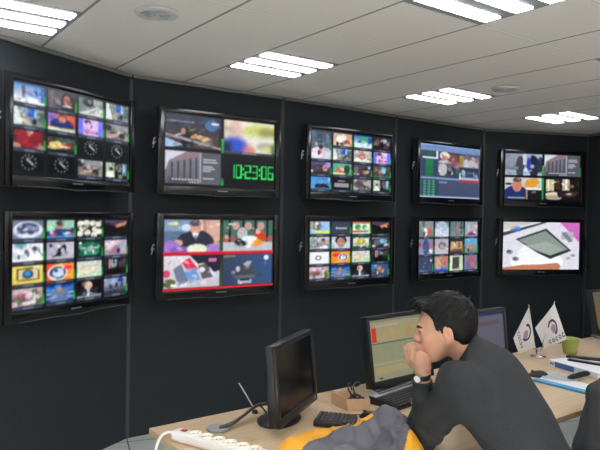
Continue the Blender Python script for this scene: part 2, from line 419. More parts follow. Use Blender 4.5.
for k in range(9): TEMPLE.append(('R', .12+k*.055, .85, .155+k*.055, .89, '#c8c9d2'))
for k in range(4): TEMPLE.append(('R', .42+k*.05, .93, .45+k*.05, .965, '#c8c9d2'))
HANDS = [('B', '#8d8a88', '#6a6664'), ('R', 0, 0, 1, .28, '#8b9096'), ('E', .1, .25, .16, .22, '#2a2626'), ('P', [(.05, .85), (.55, .38), (.8, .45), (.6, .7), (.2, .95)], '#b9a096'), ('E', .78, .7, .22, .2, '#2d2a29'), ('R', .85, .55, 1, 1, '#8b8781'), ('E', .3, .55, .14, .1, '#4a3f3c'), ('N', .15)]
BIKE = [('B', '#8d9b98', '#75807c'), ('P', [(0, 0), (.1, 0), (.28, .95), (0, 1)], '#d7dde0'), ('R', .12, .16, .45, .26, '#6e7c78'), ('P', [(.25, .8), (.5, .42), (.56, .5), (.34, .86)], '#c09a78'), ('R', .44, 0, .66, .5, '#1f53c4'), ('R', .67, 0, .74, .5, '#8fd0e4'), ('E', .68, .72, .08, .2, '#1d2226'), ('E', .56, .82, .06, .12, '#23406e'), ('P', [(.75, .2), (1, .1), (1, .8), (.8, .7)], '#4e5d5c'), ('N', .2)]
LILAC = [('H', '#6a70e6', '#6f74ea'), ('R', .18, 0, .80, 1, '#d9b8ea'), ('E', .36, .16, .15, .14, '#5a1030'), ('E', .5, .42, .07, .1, '#5f3a6e'), ('E', .34, .78, .1, .16, '#b06aa0'), ('E', .56, .82, .16, .12, '#c88ac0'), ('E', .74, .8, .06, .12, '#7a6a9a')]
SKI = [('B', '#2a7ec8', '#e8f0f8'), ('P', [(.36, .38), (1, .62), (1, .82), (.36, .55)], '#7f8fd0'), ('P', [(.6, .25), (1, .3), (1, .5), (.7, .52)], '#1d4fa0'), ('R', 0, .7, 1, 1, '#eef2f8'), ('E', .3, .22, .07, .16, '#6b5a40'), ('R', .25, .35, .37, .78, '#54503c'), ('E', .17, .87, .07, .06, '#4a9a50'), ('R', .88, .0, 1, .9, '#1f6cc0')]
WOMAN = [('H', '#5a5058', '#2c262c'), ('R', .1, 0, .16, 1, '#6a6068'), ('R', .3, 0, .36, 1, '#3e363e'), ('E', .72, .42, .24, .5, '#160f12'), ('E', .68, .45, .13, .28, '#b4705e'), ('E', .70, .80, .16, .1, '#d8d8dc'), ('E', .75, .98, .3, .18, '#141418')]
BOOK = [('B', '#5f6f6a', '#7c8a86'), ('E', .38, .22, .24, .28, '#1e2228'), ('R', .6, 0, .95, .35, '#9aa6a4'), ('P', [(.02, .95), (.82, .40), (.98, .55), (1, 1), (.1, 1)], '#cfd0cd'), ('P', [(.4, .86), (.8, .5), (.82, .56), (.5, .9)], '#8c8a86'), ('N', .12)]
ANCHOR = [('H', '#c86a58', '#d0502f'), ('R', 0, 0, .3, .7, '#8a70c0'), ('R', .6, .1, .95, .55, '#e0603a')]+person(.52, .10, .46, '#c98a70', '#2a1712', '#20286a')+[('R', 0, .84, 1, 1, '#d8e0c0'), ('R', .5, .84, 1, .93, '#b8c890')]
REDSHIRT = [('B', '#8a1c2c', '#7a1826'), ('P', [(.4, 0), (.6, 0), (.52, .3), (.48, .3)], '#c08a78'), ('E', .3, .5, .2, .3, '#961f30'), ('E', .08, .92, .14, .16, '#b08a80'), ('E', .9, .92, .14, .14, '#a08078'), ('E', 0, .3, .1, .5, '#40242a'), ('E', 1, .3, .08, .5, '#40242a'), ('N', .12)]
FOOD = [('B', '#0a0a0c', '#0a0a0c'), ('R', 0, .14, 1, .84, '#4a4238'), ('E', .3, .6, .25, .2, '#d8b46a'), ('E', .6, .5, .12, .14, '#b06a4a'), ('E', .75, .6, .15, .12, '#7a2c20'), ('E', .55, .3, .4, .12, '#3f5a58'), ('E', .5, .66, .3, .06, '#e8d09a'), ('R', .0, .7, .3, .84, '#c8b878'), ('N', .35)]
ROOM = [('B', '#2a2c2c', '#1a1c1e'), ('R', .02, 0, .40, .95, '#a9b8a0'), ('P', [(.05, .6), (.32, .5), (.4, .95), (.02, .95)], '#e0e8d8'), ('E', .24, .4, .09, .12, '#201c18'), ('R', .48, 0, .52, 1, '#0f1012'), ('R', .55, .05, .7, .6, '#6a5a54'), ('R', .75, 0, .95, .8, '#5a8a98'), ('R', .80, .1, .88, .6, '#a0c8d0')]
STADIUM = [('B', '#6e7484', '#8c92a4'), ('E', .5, .52, .48, .46, '#dbe3f2'), ('E', .5, .45, .38, .34, '#33456a'), ('E', .55, .42, .16, .16, '#7d88a8'), ('E', .25, .5, .08, .14, '#4a5a70'), ('P', [(0, .8), (.2, .95), (.8, .95), (1, .75), (1, 1), (0, 1)], '#6c7488')]
CAPMAN = [('B', '#9fcab0', '#8fbfa4'), ('P', [(0, .62), (1, .42), (1, 1), (0, 1)], '#283c74'), ('E', .46, .30, .14, .26, '#b08a70'), ('E', .46, .14, .15, .13, '#2c3350'), ('R', .36, .27, .58, .32, '#3a3a44'), ('E', .44, .78, .3, .3, '#2b3f78'), ('E', .25, .82, .1, .1, '#c04050'), ('E', .75, .75, .12, .06, '#d8d8e8'), ('E', .9, .82, .1, .08, '#b84a58'), ('R', 0, .9, 1, 1, '#4a8ac8')]
FLOWERS = [('B', '#14160f', '#101208')]+[('E', x, y, .13, .16, '#e4e2d2') for x, y in ((.12, .2), (.36, .15), (.2, .5), (.1, .8), (.4, .75), (.62, .18), (.84, .25), (.72, .55), (.9, .7), (.68, .88))]+[('E', x, y, .05, .07, '#2c2e1c') for x, y in ((.2, .35), (.5, .45), (.8, .45), (.3, .62))]
DUSK = [('B', '#3a2e34', '#0e0c0e'), ('P', [(.0, .12), (.55, .36), (1, .05), (1, .0), (0, 0)], '#4c4050'), ('P', [(.45, .32), (1, .08), (.95, .25), (.55, .5)], '#c88a68'), ('P', [(0, .2), (.55, .45), (1, .3), (1, 1), (0, 1)], '#15110f')]
SLOPE = [('B', '#e4e8ee', '#f4f4f6'), ('E', .25, .1, .2, .22, '#5f9ab0'), ('E', .12, .7, .1, .2, '#c8d0dc'), ('E', .2, .75, .05, .16, '#5a6474'), ('E', .44, .45, .07, .14, '#3f4450'), ('E', .5, .6, .05, .2, '#6a7284'), ('E', .72, .3, .1, .16, '#3a4a64'), ('P', [(.85, .3), (1, .7), (1, .8), (.82, .45)], '#5a6478')]
ATHLETE = [('H', '#a8a6bc', '#c8c4d4'), ('E', .14, .18, .07, .12, '#2a2832'), ('E', .56, .35, .16, .30, '#14121a'), ('P', [(.15, .98), (.5, .45), (.62, .6), (.3, .98)], '#16141c'), ('E', .45, .22, .08, .12, '#d8d4e0'), ('R', 0, .8, 1, 1, '#b8b2c4'), ('E', .4, .8, .2, .06, '#2a2632')]
DRUM = [('B', '#0d3a2c', '#0a2c20'), ('E', .5, .35, .42, .22, '#9fc8b8'), ('E', .5, .28, .38, .16, '#1a6a50'), ('R', .1, .36, .9, .75, '#1f7a5c'), ('E', .5, .75, .38, .18, '#2a8a6a'), ('R', .14, .40, .86, .46, '#c8e0d4'), ('E', .12, .12, .05, .07, '#d8f0e4'), ('R', .3, .55, .36, .8, '#d0e4da'), ('R', .62, .55, .68, .8, '#d0e4da'), ('R', .0, .9, 1, 1, '#083020')]
PINKISH = [('B', '#b0a0b4', '#8a8a9c'), ('P', [(0, .3), (.6, .0), (.75, .1), (.1, .7)], '#d8c0c8'), ('P', [(.2, .9), (.6, .1), (.7, .2), (.5, .9)], '#a0708c'), ('E', .85, .45, .2, .3, '#9aa4bc'), ('E', .62, .72, .08, .2, '#2a2c50'), ('E', .86, .75, .12, .16, '#d89cb4'), ('N', .15)]
FRAME = [('B', '#ead66a', '#e4cc60'), ('R', .12, .1, .9, .85, '#6a5a24'), ('R', .20, .2, .83, .76, '#d8c8a0'), ('E', .5, .47, .19, .26, '#16304a'), ('E', .5, .44, .13, .14, '#3a90c8'), ('R', .36, .06, .66, .12, '#7a6a2c')]
RING = [('H', '#e8442c', '#f49c2c'), ('E', .4, .55, .36, .46, '#f0e8e0'), ('E', .4, .55, .31, .40, '#1f4a80'), ('E', .42, .55, .20, .27, '#c8d8ec'), ('E', .34, .42, .08, .1, '#1c3050'), ('E', .76, .26, .2, .13, '#e82a50'), ('E', .50, .06, .08, .08, '#f4d040'), ('E', .82, .72, .1, .1, '#f4b840')]
RING2 = [('H', '#f08a20', '#ee9a28'), ('E', .3, .3, .26, .18, '#e8303c'), ('E', .64, .52, .28, .34, '#e8e8ec'), ('E', .64, .52, .24, .30, '#2a4a86'), ('E', .64, .52, .15, .20, '#e6e6ea'), ('E', .66, .5, .06, .08, '#d8a0a0'), ('P', [(0, 1), (.5, .8), (.3, 1)], '#f4c040')]
MAP = [('B', '#c8d8c8', '#c4d4bc'), ('E', .5, .4, .45, .25, '#d8c8c4'), ('E', .4, .6, .3, .2, '#dcd4b0'), ('R', .1, .75, .9, .8, '#d8b890'), ('R', .2, .3, .8, .34, '#b8a8c8'), ('E', .8, .8, .2, .15, '#a8d0b0'), ('N', .1)]
CROWD = [('B', '#2e2832', '#141016'), ('R', .2, 0, .3, .6, '#b08a88'), ('R', .33, 0, .36, .7, '#e0d8dc'), ('E', .5, .2, .06, .2, '#8aa0a0'), ('E', .75, .3, .1, .2, '#4a3a48'), ('E', .9, .35, .08, .2, '#403848'), ('E', .45, .8, .35, .25, '#0c0a10'), ('N', .2)]
GARDEN = [('B', '#b8a0a8', '#8a7a80'), ('R', 0, 0, .7, .35, '#c8b4bc'), ('E', .32, .45, .22, .2, '#b0506c'), ('E', .2, .65, .22, .2, '#5a6450'), ('P', [(.62, .1), (.8, .05), (1, .9), (.78, 1)], '#4a5a34'), ('P', [(.70, .25), (.76, .2), (.78, .9), (.66, .95)], '#c8d0c0'), ('E', .5, .85, .2, .1, '#d8c8d0'), ('E', .08, .85, .1, .15, '#c8a8b8'), ('E', .45, .6, .08, .1, '#6a3a48'), ('N', .2)]
STUDIO = [('B', '#1a3c8c', '#24407c'), ('R', .0, .15, .3, .4, '#3a8ad8'), ('R', .7, .15, 1, .4, '#2f78d0'), ('R', 0, .48, 1, .56, '#a8c8e8'), ('R', 0, .74, 1, .84, '#c0d8f0')]+person(.48, .12, .34, '#b08870', '#4a342c', '#6a7a94')+[('R', 0, .80, 1, .9, '#4a70b8')]
BALD = [('B', '#0a0a0e', '#08080a'), ('E', .45, .85, .42, .4, '#1c2032'), ('P', [(.4, .5), (.52, .5), (.5, 1), (.4, 1)], '#d8dce4'), ('E', .46, .28, .16, .24, '#d0a898'), ('E', .45, .17, .13, .13, '#e0c4b4'), ('E', .7, .55, .18, .12, '#22222e'), ('R', 0, .93, 1, 1, '#b0b4c0')]
MEET = [('B', '#a8b0c4', '#20242e'), ('R', 0, .1, 1, .32, '#8a94b8'), ('E', .74, .16, .15, .16, '#1c40a0'), ('E', .3, .5, .08, .2, '#1a2230'), ('E', .55, .48, .08, .18, '#202838'), ('E', .8, .5, .08, .18, '#3c3440'), ('R', 0, .62, 1, .72, '#4a5468'), ('R', .05, .78, .95, .88, '#2a3448'), ('N', .3)]
BLUESUIT = [('H', '#3c78b0', '#2a5090')]+person(.46, .14, .5, '#b08468', '#3a2a22', '#24344c')+[('E', .68, .66, .08, .16, '#c09078'), ('E', .36, .75, .06, .16, '#c8b0a0'), ('R', 0, .9, 1, 1, '#4a5a7c')]
TALL = [('B', '#3a4c60', '#70788c'), ('R', .3, .1, .55, .4, '#2c4050'), ('R', .0, .0, .2, .5, '#52647a'), ('R', .75, .05, .9, .4, '#5c7086'), ('E', .5, .85, .6, .28, '#d0c8dc'), ('E', .3, .8, .3, .2, '#e0dce8'), ('E', .46, .72, .1, .12, '#c09080'), ('E', .48, .57, .12, .08, '#2a2428'), ('E', .38, .78, .08, .1, '#8a2438'), ('R', .62, .6, .9, .72, '#a8b4cc'), ('N', .12)]
COSTUME = [('B', '#c89a78', '#d8c0b0'), ('E', .35, .45, .2, .3, '#f0ece8'), ('E', .55, .3, .14, .25, '#e8e4e8'), ('E', .74, .7, .16, .24, '#b0543c'), ('E', .22, .85, .08, .16, '#181418'), ('E', .45, .85, .1, .14, '#2a1c1c'), ('E', .85, .3, .12, .2, '#d0a080')]
LAKE = [('B', '#1a60b8', '#c8e4f4'), ('E', .55, .25, .3, .2, '#3aa060'), ('R', .0, .62, 1, 1, '#d4ecf8'), ('E', .3, .5, .16, .1, '#1f5c50'), ('R', .8, .1, 1, .6, '#1c4c98')]
CAVE = [('B', '#2a2228', '#181416'), ('E', .2, .4, .14, .3, '#6a4a50'), ('E', .6, .25, .2, .2, '#8a8aa0'), ('E', .65, .2, .12, .1, '#c0c0d0'), ('E', .5, .6, .1, .3, '#0c0a0c'), ('E', .75, .7, .15, .2, '#4a4038'), ('N', .2)]
PINKMAN = [('B', '#b8b8b4', '#a8b0a4'), ('E', .46, .9, .46, .3, '#e4ece4'), ('E', .46, .45, .17, .38, '#c08078'), ('E', .46, .55, .12, .1, '#d8a098'), ('E', .3, .55, .05, .14, '#3a3236'), ('E', .62, .6, .05, .12, '#4a4244'), ('R', .75, .7, 1, .78, '#4a5a50'), ('E', .46, .34, .12, .04, '#5a3c3c')]
PARTY = [('B', '#5a4a7a', '#28222c'), ('E', .5, .55, .4, .3, '#3a3430'), ('E', .72, .5, .14, .26, '#c0907c'), ('E', .88, .2, .14, .3, '#9a90e0'), ('E', .3, .5, .2, .2, '#4a4a3c'), ('E', .05, .8, .06, .1, '#d0d0e8')]
CARTOON = [('B', '#6aae90', '#5a9a7c'), ('E', .4, .62, .14, .32, '#d84a3c'), ('E', .42, .45, .08, .12, '#e8a890'), ('E', .75, .5, .16, .4, '#2a3a34'), ('E', .55, .5, .05, .14, '#c8d8c0'), ('R', 0, .82, .7, .95, '#e0d8a8')]
ORANGE = [('B', '#5a5a62', '#2c2c30'), ('E', .4, .5, .12, .25, '#b06a3c'), ('E', .2, .6, .1, .2, '#4a4248'), ('E', .62, .35, .14, .3, '#8ac8e0'), ('E', .85, .6, .14, .3, '#40403c'), ('R', 0, .85, 1, 1, '#3a6a50'), ('N', .2)]
FACE2 = [('B', '#4a4650', '#3a3438'), ('E', .15, .45, .12, .3, '#7a6a70'), ('E', .68, .48, .24, .22, '#2a2224'), ('E', .66, .62, .2, .14, '#c49880'), ('E', .88, .2, .06, .14, '#8ac0e8'), ('R', 0, .75, .3, .9, '#a0b4c8'), ('N', .15)]
SEA = [('B', '#4a90d0', '#5a98d4'), ('P', [(.18, .95), (.22, .62), (.36, .55), (.5, .6), (.62, .5), (.8, .62), (.98, .85), (.98, .95)], '#12161c'), ('R', .35, .12, .95, .25, '#3478bc'), ('R', .88, .05, .97, .3, '#a0d0e8')]
PLATE = [('B', '#1a161a', '#141014'), ('R', .28, .2, .66, .30, '#8a8a90'), ('R', .1, .46, .86, .76, '#b0aab4'), ('R', .14, .54, .82, .68, '#8a8490')]
ROAD = [('B', '#7a727a', '#5c545c'), ('P', [(.5, .35), (.9, .05), (1, .05), (1, .75)], '#a8a8a4'), ('P', [(0, .2), (.3, .1), (1, .9), (.6, 1)], '#4a4248'), ('E', .12, .15, .07, .09, '#e0d8e0'), ('E', .15, .85, .12, .1, '#c8c0c4'), ('N', .1)]
PORTRAIT = [('B', '#b8c4d8', '#c8d0e4'), ('E', .5, .30, .32, .40, '#1a1214'), ('E', .5, .50, .22, .46, '#b88672'), ('R', .33, .36, .45, .40, '#3a2420'), ('R', .55, .36, .67, .40, '#3a2420'), ('E', .5, .78, .1, .05, '#8a4a44'), ('E', .5, .58, .04, .12, '#c89884')]
STAR = [('B', '#eceef0', '#e6ebec'), ('O', .44, .5, .13, .17, .3, '#2a3030'), ('R', .55, .42, .62, .52, '#3a4444'), ('E', .38, .64, .04, .05, '#2a3030')]
CURVE = [('B', '#9cc4ec', '#88b0e0'), ('E', .3, .35, .28, .42, '#6a7a80'), ('E', .34, .3, .1, .3, '#d8dcd8'), ('P', [(.1, .62), (.4, .76), (1, .74), (1, .95), (.4, .95), (.05, .75)], '#e4e43c'), ('E', .42, .45, .08, .2, '#38424a'), ('R', 0, .0, .15, .6, '#9ca090')]
LEAFY = [('B', '#7ab060', '#d8e0d0'), ('R', .05, .18, .95, .72, '#e8f0e4'), ('E', .3, .45, .18, .25, '#3c8a3c'), ('E', .7, .45, .16, .22, '#58a050'), ('R', 0, 0, 1, .12, '#c86a38'), ('R', 0, .75, .5, .9, '#c84a3c'), ('R', .5, .75, .9, .86, '#2c4c34')]
TREE = [('B', '#1f6a44', '#175a3a'), ('R', .06, .14, .94, .82, '#e4e0d8'), ('E', .48, .45, .24, .34, '#a8b040'), ('E', .5, .35, .12, .2, '#d8c850'), ('E', .2, .6, .08, .2, '#e0b8a0')]
CARS = [('B', '#38404c', '#282c34'), ('E', .65, .4, .26, .2, '#7ab0cc'), ('E', .3, .55, .18, .25, '#6a606c'), ('E', .85, .75, .14, .14, '#c8b0c8'), ('E', .1, .85, .08, .1, '#c0c8c8'), ('R', 0, .1, .5, .2, '#8a8c94'), ('N', .2)]
CARTWO = [('B', '#d0d4d8', '#505860'), ('R', .36, .0, .42, .7, '#20262c'), ('E', .18, .4, .16, .4, '#8aa0a0'), ('E', .7, .45, .12, .32, '#b08880'), ('E', .68, .22, .11, .14, '#5a4440'), ('E', .72, .9, .24, .2, '#e0dce4'), ('E', .35, .92, .06, .08, '#d890a0'), ('R', 0, .9, .3, 1, '#b0b8c0')]
TITLE = [('B', '#363e4c', '#363e4c'), ('R', .22, .46, .28, .6, '#d8dce4')]+[('R', .30+.075*k, .48, .355+.075*k, .6, '#c4c8d0') for k in range(7)]
def mosaic(rows, ny=4, nx=4, y0=.02, y1=.985, skip=(), tall=()):
    p = Pic('#10131c')
    for j in range(ny):
        for i in range(nx):
            if (j, i) in skip: continue
            xa, xb = i/nx+.012, (i+1)/nx-.022; ya, yb = y0+(y1-y0)*j/ny, y0+(y1-y0)*(j+1)/ny
            if (j, i) in tall: yb += (y1-y0)/ny
            lab = .036
            p.tile(xa, ya+.012, xb, yb-lab, rows[j][i])
            dark = rows[j][i][0][1] in ('#05060a',)
            if not dark and rows[j][i] is not TITLE and rows[j][i] is not STAR and rows[j][i] is not PLATE: p.busy(xa, ya+.012, xb, yb-lab, 8 if rows[j][i] in (FRAME, RING, RING2, PORTRAIT) else 18, .12, .5)
            if not dark:
                p.tile(xa, yb-lab+.006, xb, yb-.002, [('B', '#3c4456', '#333a4a'), ('R', .35, .3, .7, .75, '#7a8498')])
                if (i+j*2) % 5 != 3: p.tile(xb+.003, ya+.012, xb+.016, yb-lab, [('B', '#0c3a12', '#1fa030'), ('R', 0, 0, 1, .45, '#16301a')])
    return p.a
def quad(ops, red=False):
    p = Pic('#0b0c12')
    R4 = ((.01, .02, .485, .46), (.515, .02, .985, .46), (.01, .515, .485, .965), (.515, .515, .985, .965))
    for r, o in zip(R4, ops): p.tile(*r, o)
    return p, R4
SEG = {'0': 'abcdef', '1': 'bc', '2': 'abged', '3': 'abgcd', '6': 'afgedc'}
def digits(p, x0, y0, dw, dh, s):
    c = '#2bf06a'; x = x0; t = dw*.15
    for ch in s:
        if ch == ':':
            for y in (.30, .70): p.tile(x, y0+dh*y-.016, x+dw*.22, y0+dh*y+.016, [('B', c, c)])
            x += dw*.42; continue
        tv_ = t*1.5
        seg = {'a': (x, y0, x+dw, y0+tv_), 'g': (x, y0+dh/2-tv_/2, x+dw, y0+dh/2+tv_/2), 'd': (x, y0+dh-tv_, x+dw, y0+dh),
               'f': (x, y0, x+t, y0+dh/2), 'b': (x+dw-t, y0, x+dw, y0+dh/2), 'e': (x, y0+dh/2, x+t, y0+dh), 'c': (x+dw-t, y0+dh/2, x+dw, y0+dh)}
        for k in SEG[ch]: p.tile(*seg[k], [('B', c, c)])
        x += dw*1.20
# left wall, upper and lower
S1u = mosaic([[SKI, WOMAN, BOOK, BIKE], [BIKE, ANCHOR, LILAC, HANDS], [REDSHIRT, FOOD, clock(), clock()], [clock(), clock(), HANDS, ROOM]])
S1l = mosaic([[STADIUM, CAPMAN, FLOWERS, DUSK], [SLOPE, ATHLETE, DRUM, PINKISH], [FRAME, RING, MAP, CROWD], [GARDEN, STUDIO, BALD, MEET]])
# clock television
DOCK = [('B', '#2c3448', '#4a3c34'), ('R', .02, .18, .5, .22, '#8088a0'), ('E', .82, .25, .12, .18, '#4a6a9c'), ('R', .82, .16, .96, .22, '#d8e4f0'), ('P', [(.46, .62), (.6, .58), (.84, .68), (.68, .78)], '#d8b078'), ('P', [(.42, .68), (.52, .55), (.6, .6), (.5, .72)], '#b89060'), ('E', .36, .55, .09, .18, '#14121a'), ('E', .31, .5, .04, .1, '#a88070'), ('E', .38, .85, .12, .16, '#101018'), ('P', [(0, .6), (.3, .68), (1, .95), (1, 1), (0, .66)], '#9a94a0'), ('P', [(0, .74), (.3, .92), (.1, 1), (0, 1)], '#9cb8d8'), ('R', .96, .1, .99, .9, '#1a1a22'), ('N', .15)]
BLURRY = [('B', '#e4e0cc', '#d8d4c4'), ('E', .75, .3, .4, .25, '#c4c870'), ('E', .85, .3, .18, .14, '#8a8a48'), ('E', .2, .3, .15, .3, '#d8b8a8'), ('R', .5, .5, 1, .68, '#e4e2dc'), ('E', .2, .85, .28, .34, '#2c4cc0'), ('E', .05, .85, .1, .2, '#101c50'), ('E', .5, .92, .12, .14, '#d87868'), ('R', .66, .72, .76, .84, '#28406a'), ('E', .85, .85, .12, .14, '#c8c890'), ('R', .95, .7, 1, 1, '#181818'), ('R', .74, .66, 1, .73, '#3a3a34'), ('P', [(0, .24), (.22, .32), (.22, .36), (0, .30)], '#3a4048')]
p, R4 = quad([DOCK, BLURRY, TEMPLE, [('B', '#08090f', '#08090f')]])
p.busy(.01, .02, .485, .46, 46, .07, .5); p.blur(.515, .02, .985, .46, 26)
digits(p, .557, .655, .0545, .195, '10:23:06')
p.tile(.488, .3, .508, .5, [('B', '#1fae45', '#16903a')]); p.tile(.986, .26, .997, .46, [('B', '#1c8a3c', '#1a7a36')]); p.tile(.488, .86, .508, .965, [('B', '#14502a', '#1fae45')])
p.tile(.515, .465, .985, .5, [('B', '#3c4048', '#32363e'), ('R', .35, .2, .65, .7, '#80848c')])
S2u = p.a
LEADER = [('B', '#7a94b4', '#8c9cc0'), ('R', .0, .35, .35, .75, '#5a7090'), ('R', .66, 0, 1, 1, '#d0a498'), ('R', .70, 0, .75, .9, '#b08868'), ('R', .62, 0, .67, .8, '#f0e8e4'), ('E', .55, .80, .36, .5, '#2a2c3a'), ('E', .55, .20, .11, .24, '#d09888'), ('E', .55, .10, .11, .10, '#4a4a5c'), ('P', [(.49, .42), (.61, .42), (.55, .62)], '#f0f0f4'), ('R', .535, .46, .565, .6, '#3a4260'), ('E', .24, .72, .08, .1, '#d0a090'), ('E', .1, .85, .18, .2, '#9a70c4'), ('E', .3, .95, .2, .12, '#7a58b0'), ('E', .88, .92, .16, .16, '#a078c8'), ('E', .58, .92, .18, .16, '#dfe6d0'), ('E', .16, .12, .1, .05, '#d8d868'), ('E', .38, .25, .08, .12, '#c8d8f0')]
TALK = [('B', '#3c6a5c', '#4a7468')]+[('R', x, 0, x+.05, .75, '#16181a') for x in (.10, .37, .62, .87)]+[('E', x, .18, .07, .13, '#c09494') for x in (.25, .50, .76)]+[('E', x, .62, .06, .1, '#b05048') for x in (.05, .2, .95)]+[('R', 0, .72, 1, 1, '#b4bcc4'), ('E', .38, .45, .1, .22, '#b0bcc0'), ('E', .38, .36, .05, .09, '#c8a090'), ('E', .35, .72, .13, .14, '#14222c'), ('E', .73, .55, .13, .2, '#c83c20'), ('E', .70, .36, .05, .09, '#d8b4a4'), ('E', .66, .74, .14, .12, '#e0982c'), ('E', .52, .6, .16, .09, '#e8ece8'), ('R', .46, .6, .56, .92, '#e4eaec'), ('R', .1, .1, .24, .15, '#c8d0c8')]
CLOTHES = [('B', '#dcd4dc', '#c0bcc8'), ('P', [(.45, 0), (1, 0), (1, .5), (.8, .6), (.62, .3)], '#1c2034'), ('P', [(.3, .2), (.45, .05), (.62, .45), (.42, .5)], '#e02c58'), ('P', [(.16, .4), (.3, .25), (.44, .8), (.24, .9)], '#6a7890'), ('P', [(.36, .5), (.55, .38), (.66, .75), (.46, .88)], '#6a96cc'), ('P', [(.6, .3), (.74, .22), (.88, .7), (.68, .75)], '#5e5458'), ('R', .8, .1, .94, .2, '#d870a8'), ('E', .05, .55, .06, .12, '#d04060'), ('E', .1, .85, .12, .14, '#5a6438'), ('P', [(.8, .35), (.92, .6), (.95, .7), (.85, .6)], '#d8dce8'), ('R', .12, .88, .24, .95, '#f0f0f0'), ('R', .3, .88, .4, .95, '#e8e8f0'), ('R', .62, .82, .9, .95, '#c4bcc0'), ('E', .68, .45, .05, .08, '#e8e4e0')]
SHIRT = [('H', '#2f3c58', '#34507e'), ('P', [(.22, .68), (.3, .4), (.46, .22), (.62, .45), (.64, .7)], '#3a4048'), ('P', [(.40, .32), (.5, .22), (.58, .24), (.50, .44)], '#a8a8b4'), ('E', .3, .48, .04, .09, '#b8bcc4'), ('R', .24, .68, .64, .80, '#5c626c'), ('R', .3, .84, .58, .96, '#a8b0bc'), ('R', .34, .80, .54, .88, '#1c202a'), ('E', .88, .12, .05, .08, '#d8e0ec'), ('R', .02, .03, .25, .07, '#90905c')]
p, R4 = quad([LEADER, TALK, CLOTHES, SHIRT])
for r_ in R4: p.busy(*r_, 30, .06, .45)
for y in (.462, .968): p.tile(0, y, .995, y+.045, [('B', '#d81c2c', '#c4182a')])
p.tile(.487, .06, .512, .46, [('B', '#243c28', '#1e5a2a')]); p.tile(.487, .53, .512, .96, [('B', '#401c1c', '#1f6030')])
S2l = p.a
S3u = mosaic([[TALL, COSTUME, LAKE, CAVE], [TALL, BIKE, PINKMAN, LILAC], [PARTY, CARTOON, FACE2, ORANGE], [SEA, PLATE, ROAD, ROOM]], skip=((1, 0),), tall=((0, 0),))
S3l = mosaic([[CURVE, TITLE, LEAFY, DUSK], [CARTWO, PORTRAIT, TREE, CARS], [STAR, RING2, MAP, CROWD], [GARDEN, STUDIO, BALD, BLUESUIT]])
# software screen
p = Pic('#46536e')
p.tile(0, 0, 1, .12, [('B', '#7c94c4', '#6a82b0'), ('R', .05, .3, .4, .45, '#5a70a0')])
p.tile(.02, .12, .28, .60, [('B', '#34425e', '#34425e')]); p.tile(.02, .13, .26, .24, [('B', '#2f4a4c', '#2f3f54'), ('R', .4, .2, .8, .8, '#1f5c3c')])
p.tile(.04, .24, .28, .27, [('B', '#d0dcf4', '#d0dcf4')]); p.tile(.255, .12, .28, .27, [('B', '#d0dcf4', '#d0dcf4')]); p.tile(.09, .28, .21, .60, [('B', '#257a48', '#1f6c40')])
p.tile(.29, .12, .64, .33, [('B', '#4a3c40', '#5c5458'), ('E', .28, .35, .22, .35, '#e0d4c8'), ('E', .3, .62, .15, .28, '#b88070'), ('E', .72, .5, .16, .35, '#7a4840'), ('E', .3, 1, .3, .25, '#c0bcc8'), ('R', .4, .85, 1, .95, '#c84858')])
p.tile(.29, .35, .64, .60, [('B', '#5a5c64', '#3c4450'), ('E', .2, .4, .2, .5, '#b8b4b8'), ('E', .6, .5, .2, .3, '#2a3040'), ('R', .5, .7, .9, 1, '#34405a'), ('E', .85, .2, .1, .2, '#a07a80')])
p.tile(.64, .16, .98, .38, [('B', '#6a6468', '#8a8690'), ('E', .1, .5, .12, .5, '#a88a38'), ('E', .35, .7, .15, .4, '#c0bcc8'), ('E', .6, .7, .14, .4, '#b4aeb8'), ('E', .86, .6, .13, .4, '#b8acb4'), ('E', .85, .3, .1, .2, '#a8645c')])
p.tile(.64, .40, .98, .58, [('B', '#2c3848', '#34465c'), ('E', .2, .5, .1, .3, '#9aa8b8'), ('R', .3, .4, .9, .6, '#52627a'), ('E', .85, .8, .1, .2, '#8c98a8')])
p.tile(.64, .58, .98, .64, [('B', '#9ab0cc', '#a8b8d0')]); p.tile(.64, .625, .99, .70, [('B', '#b83048', '#a82840')]); p.tile(.64, .50, .665, .62, [('B', '#6ac0a0', '#c8f0e0')])
p.tile(.02, .62, .64, .65, [('B', '#8ca4cc', '#7890b8')]); p.tile(.03, .66, .3, .97, [('B', '#34465a', '#34465a')]+[('R', .1+.25*i, .08+.16*j, .26+.25*i, .18+.16*j, '#4a9a78') for i in range(3) for j in range(6)])
p.tile(.3, .68, .98, .97, [('B', '#46506c', '#404a64'), ('R', 0, .05, .2, .15, '#7a88a8')]); p.tile(0, .97, 1, 1, [('B', '#9aaccc', '#9aaccc')])
p.busy(.29, .12, .98, .60, 60, .05, .5)
S4u = p.a
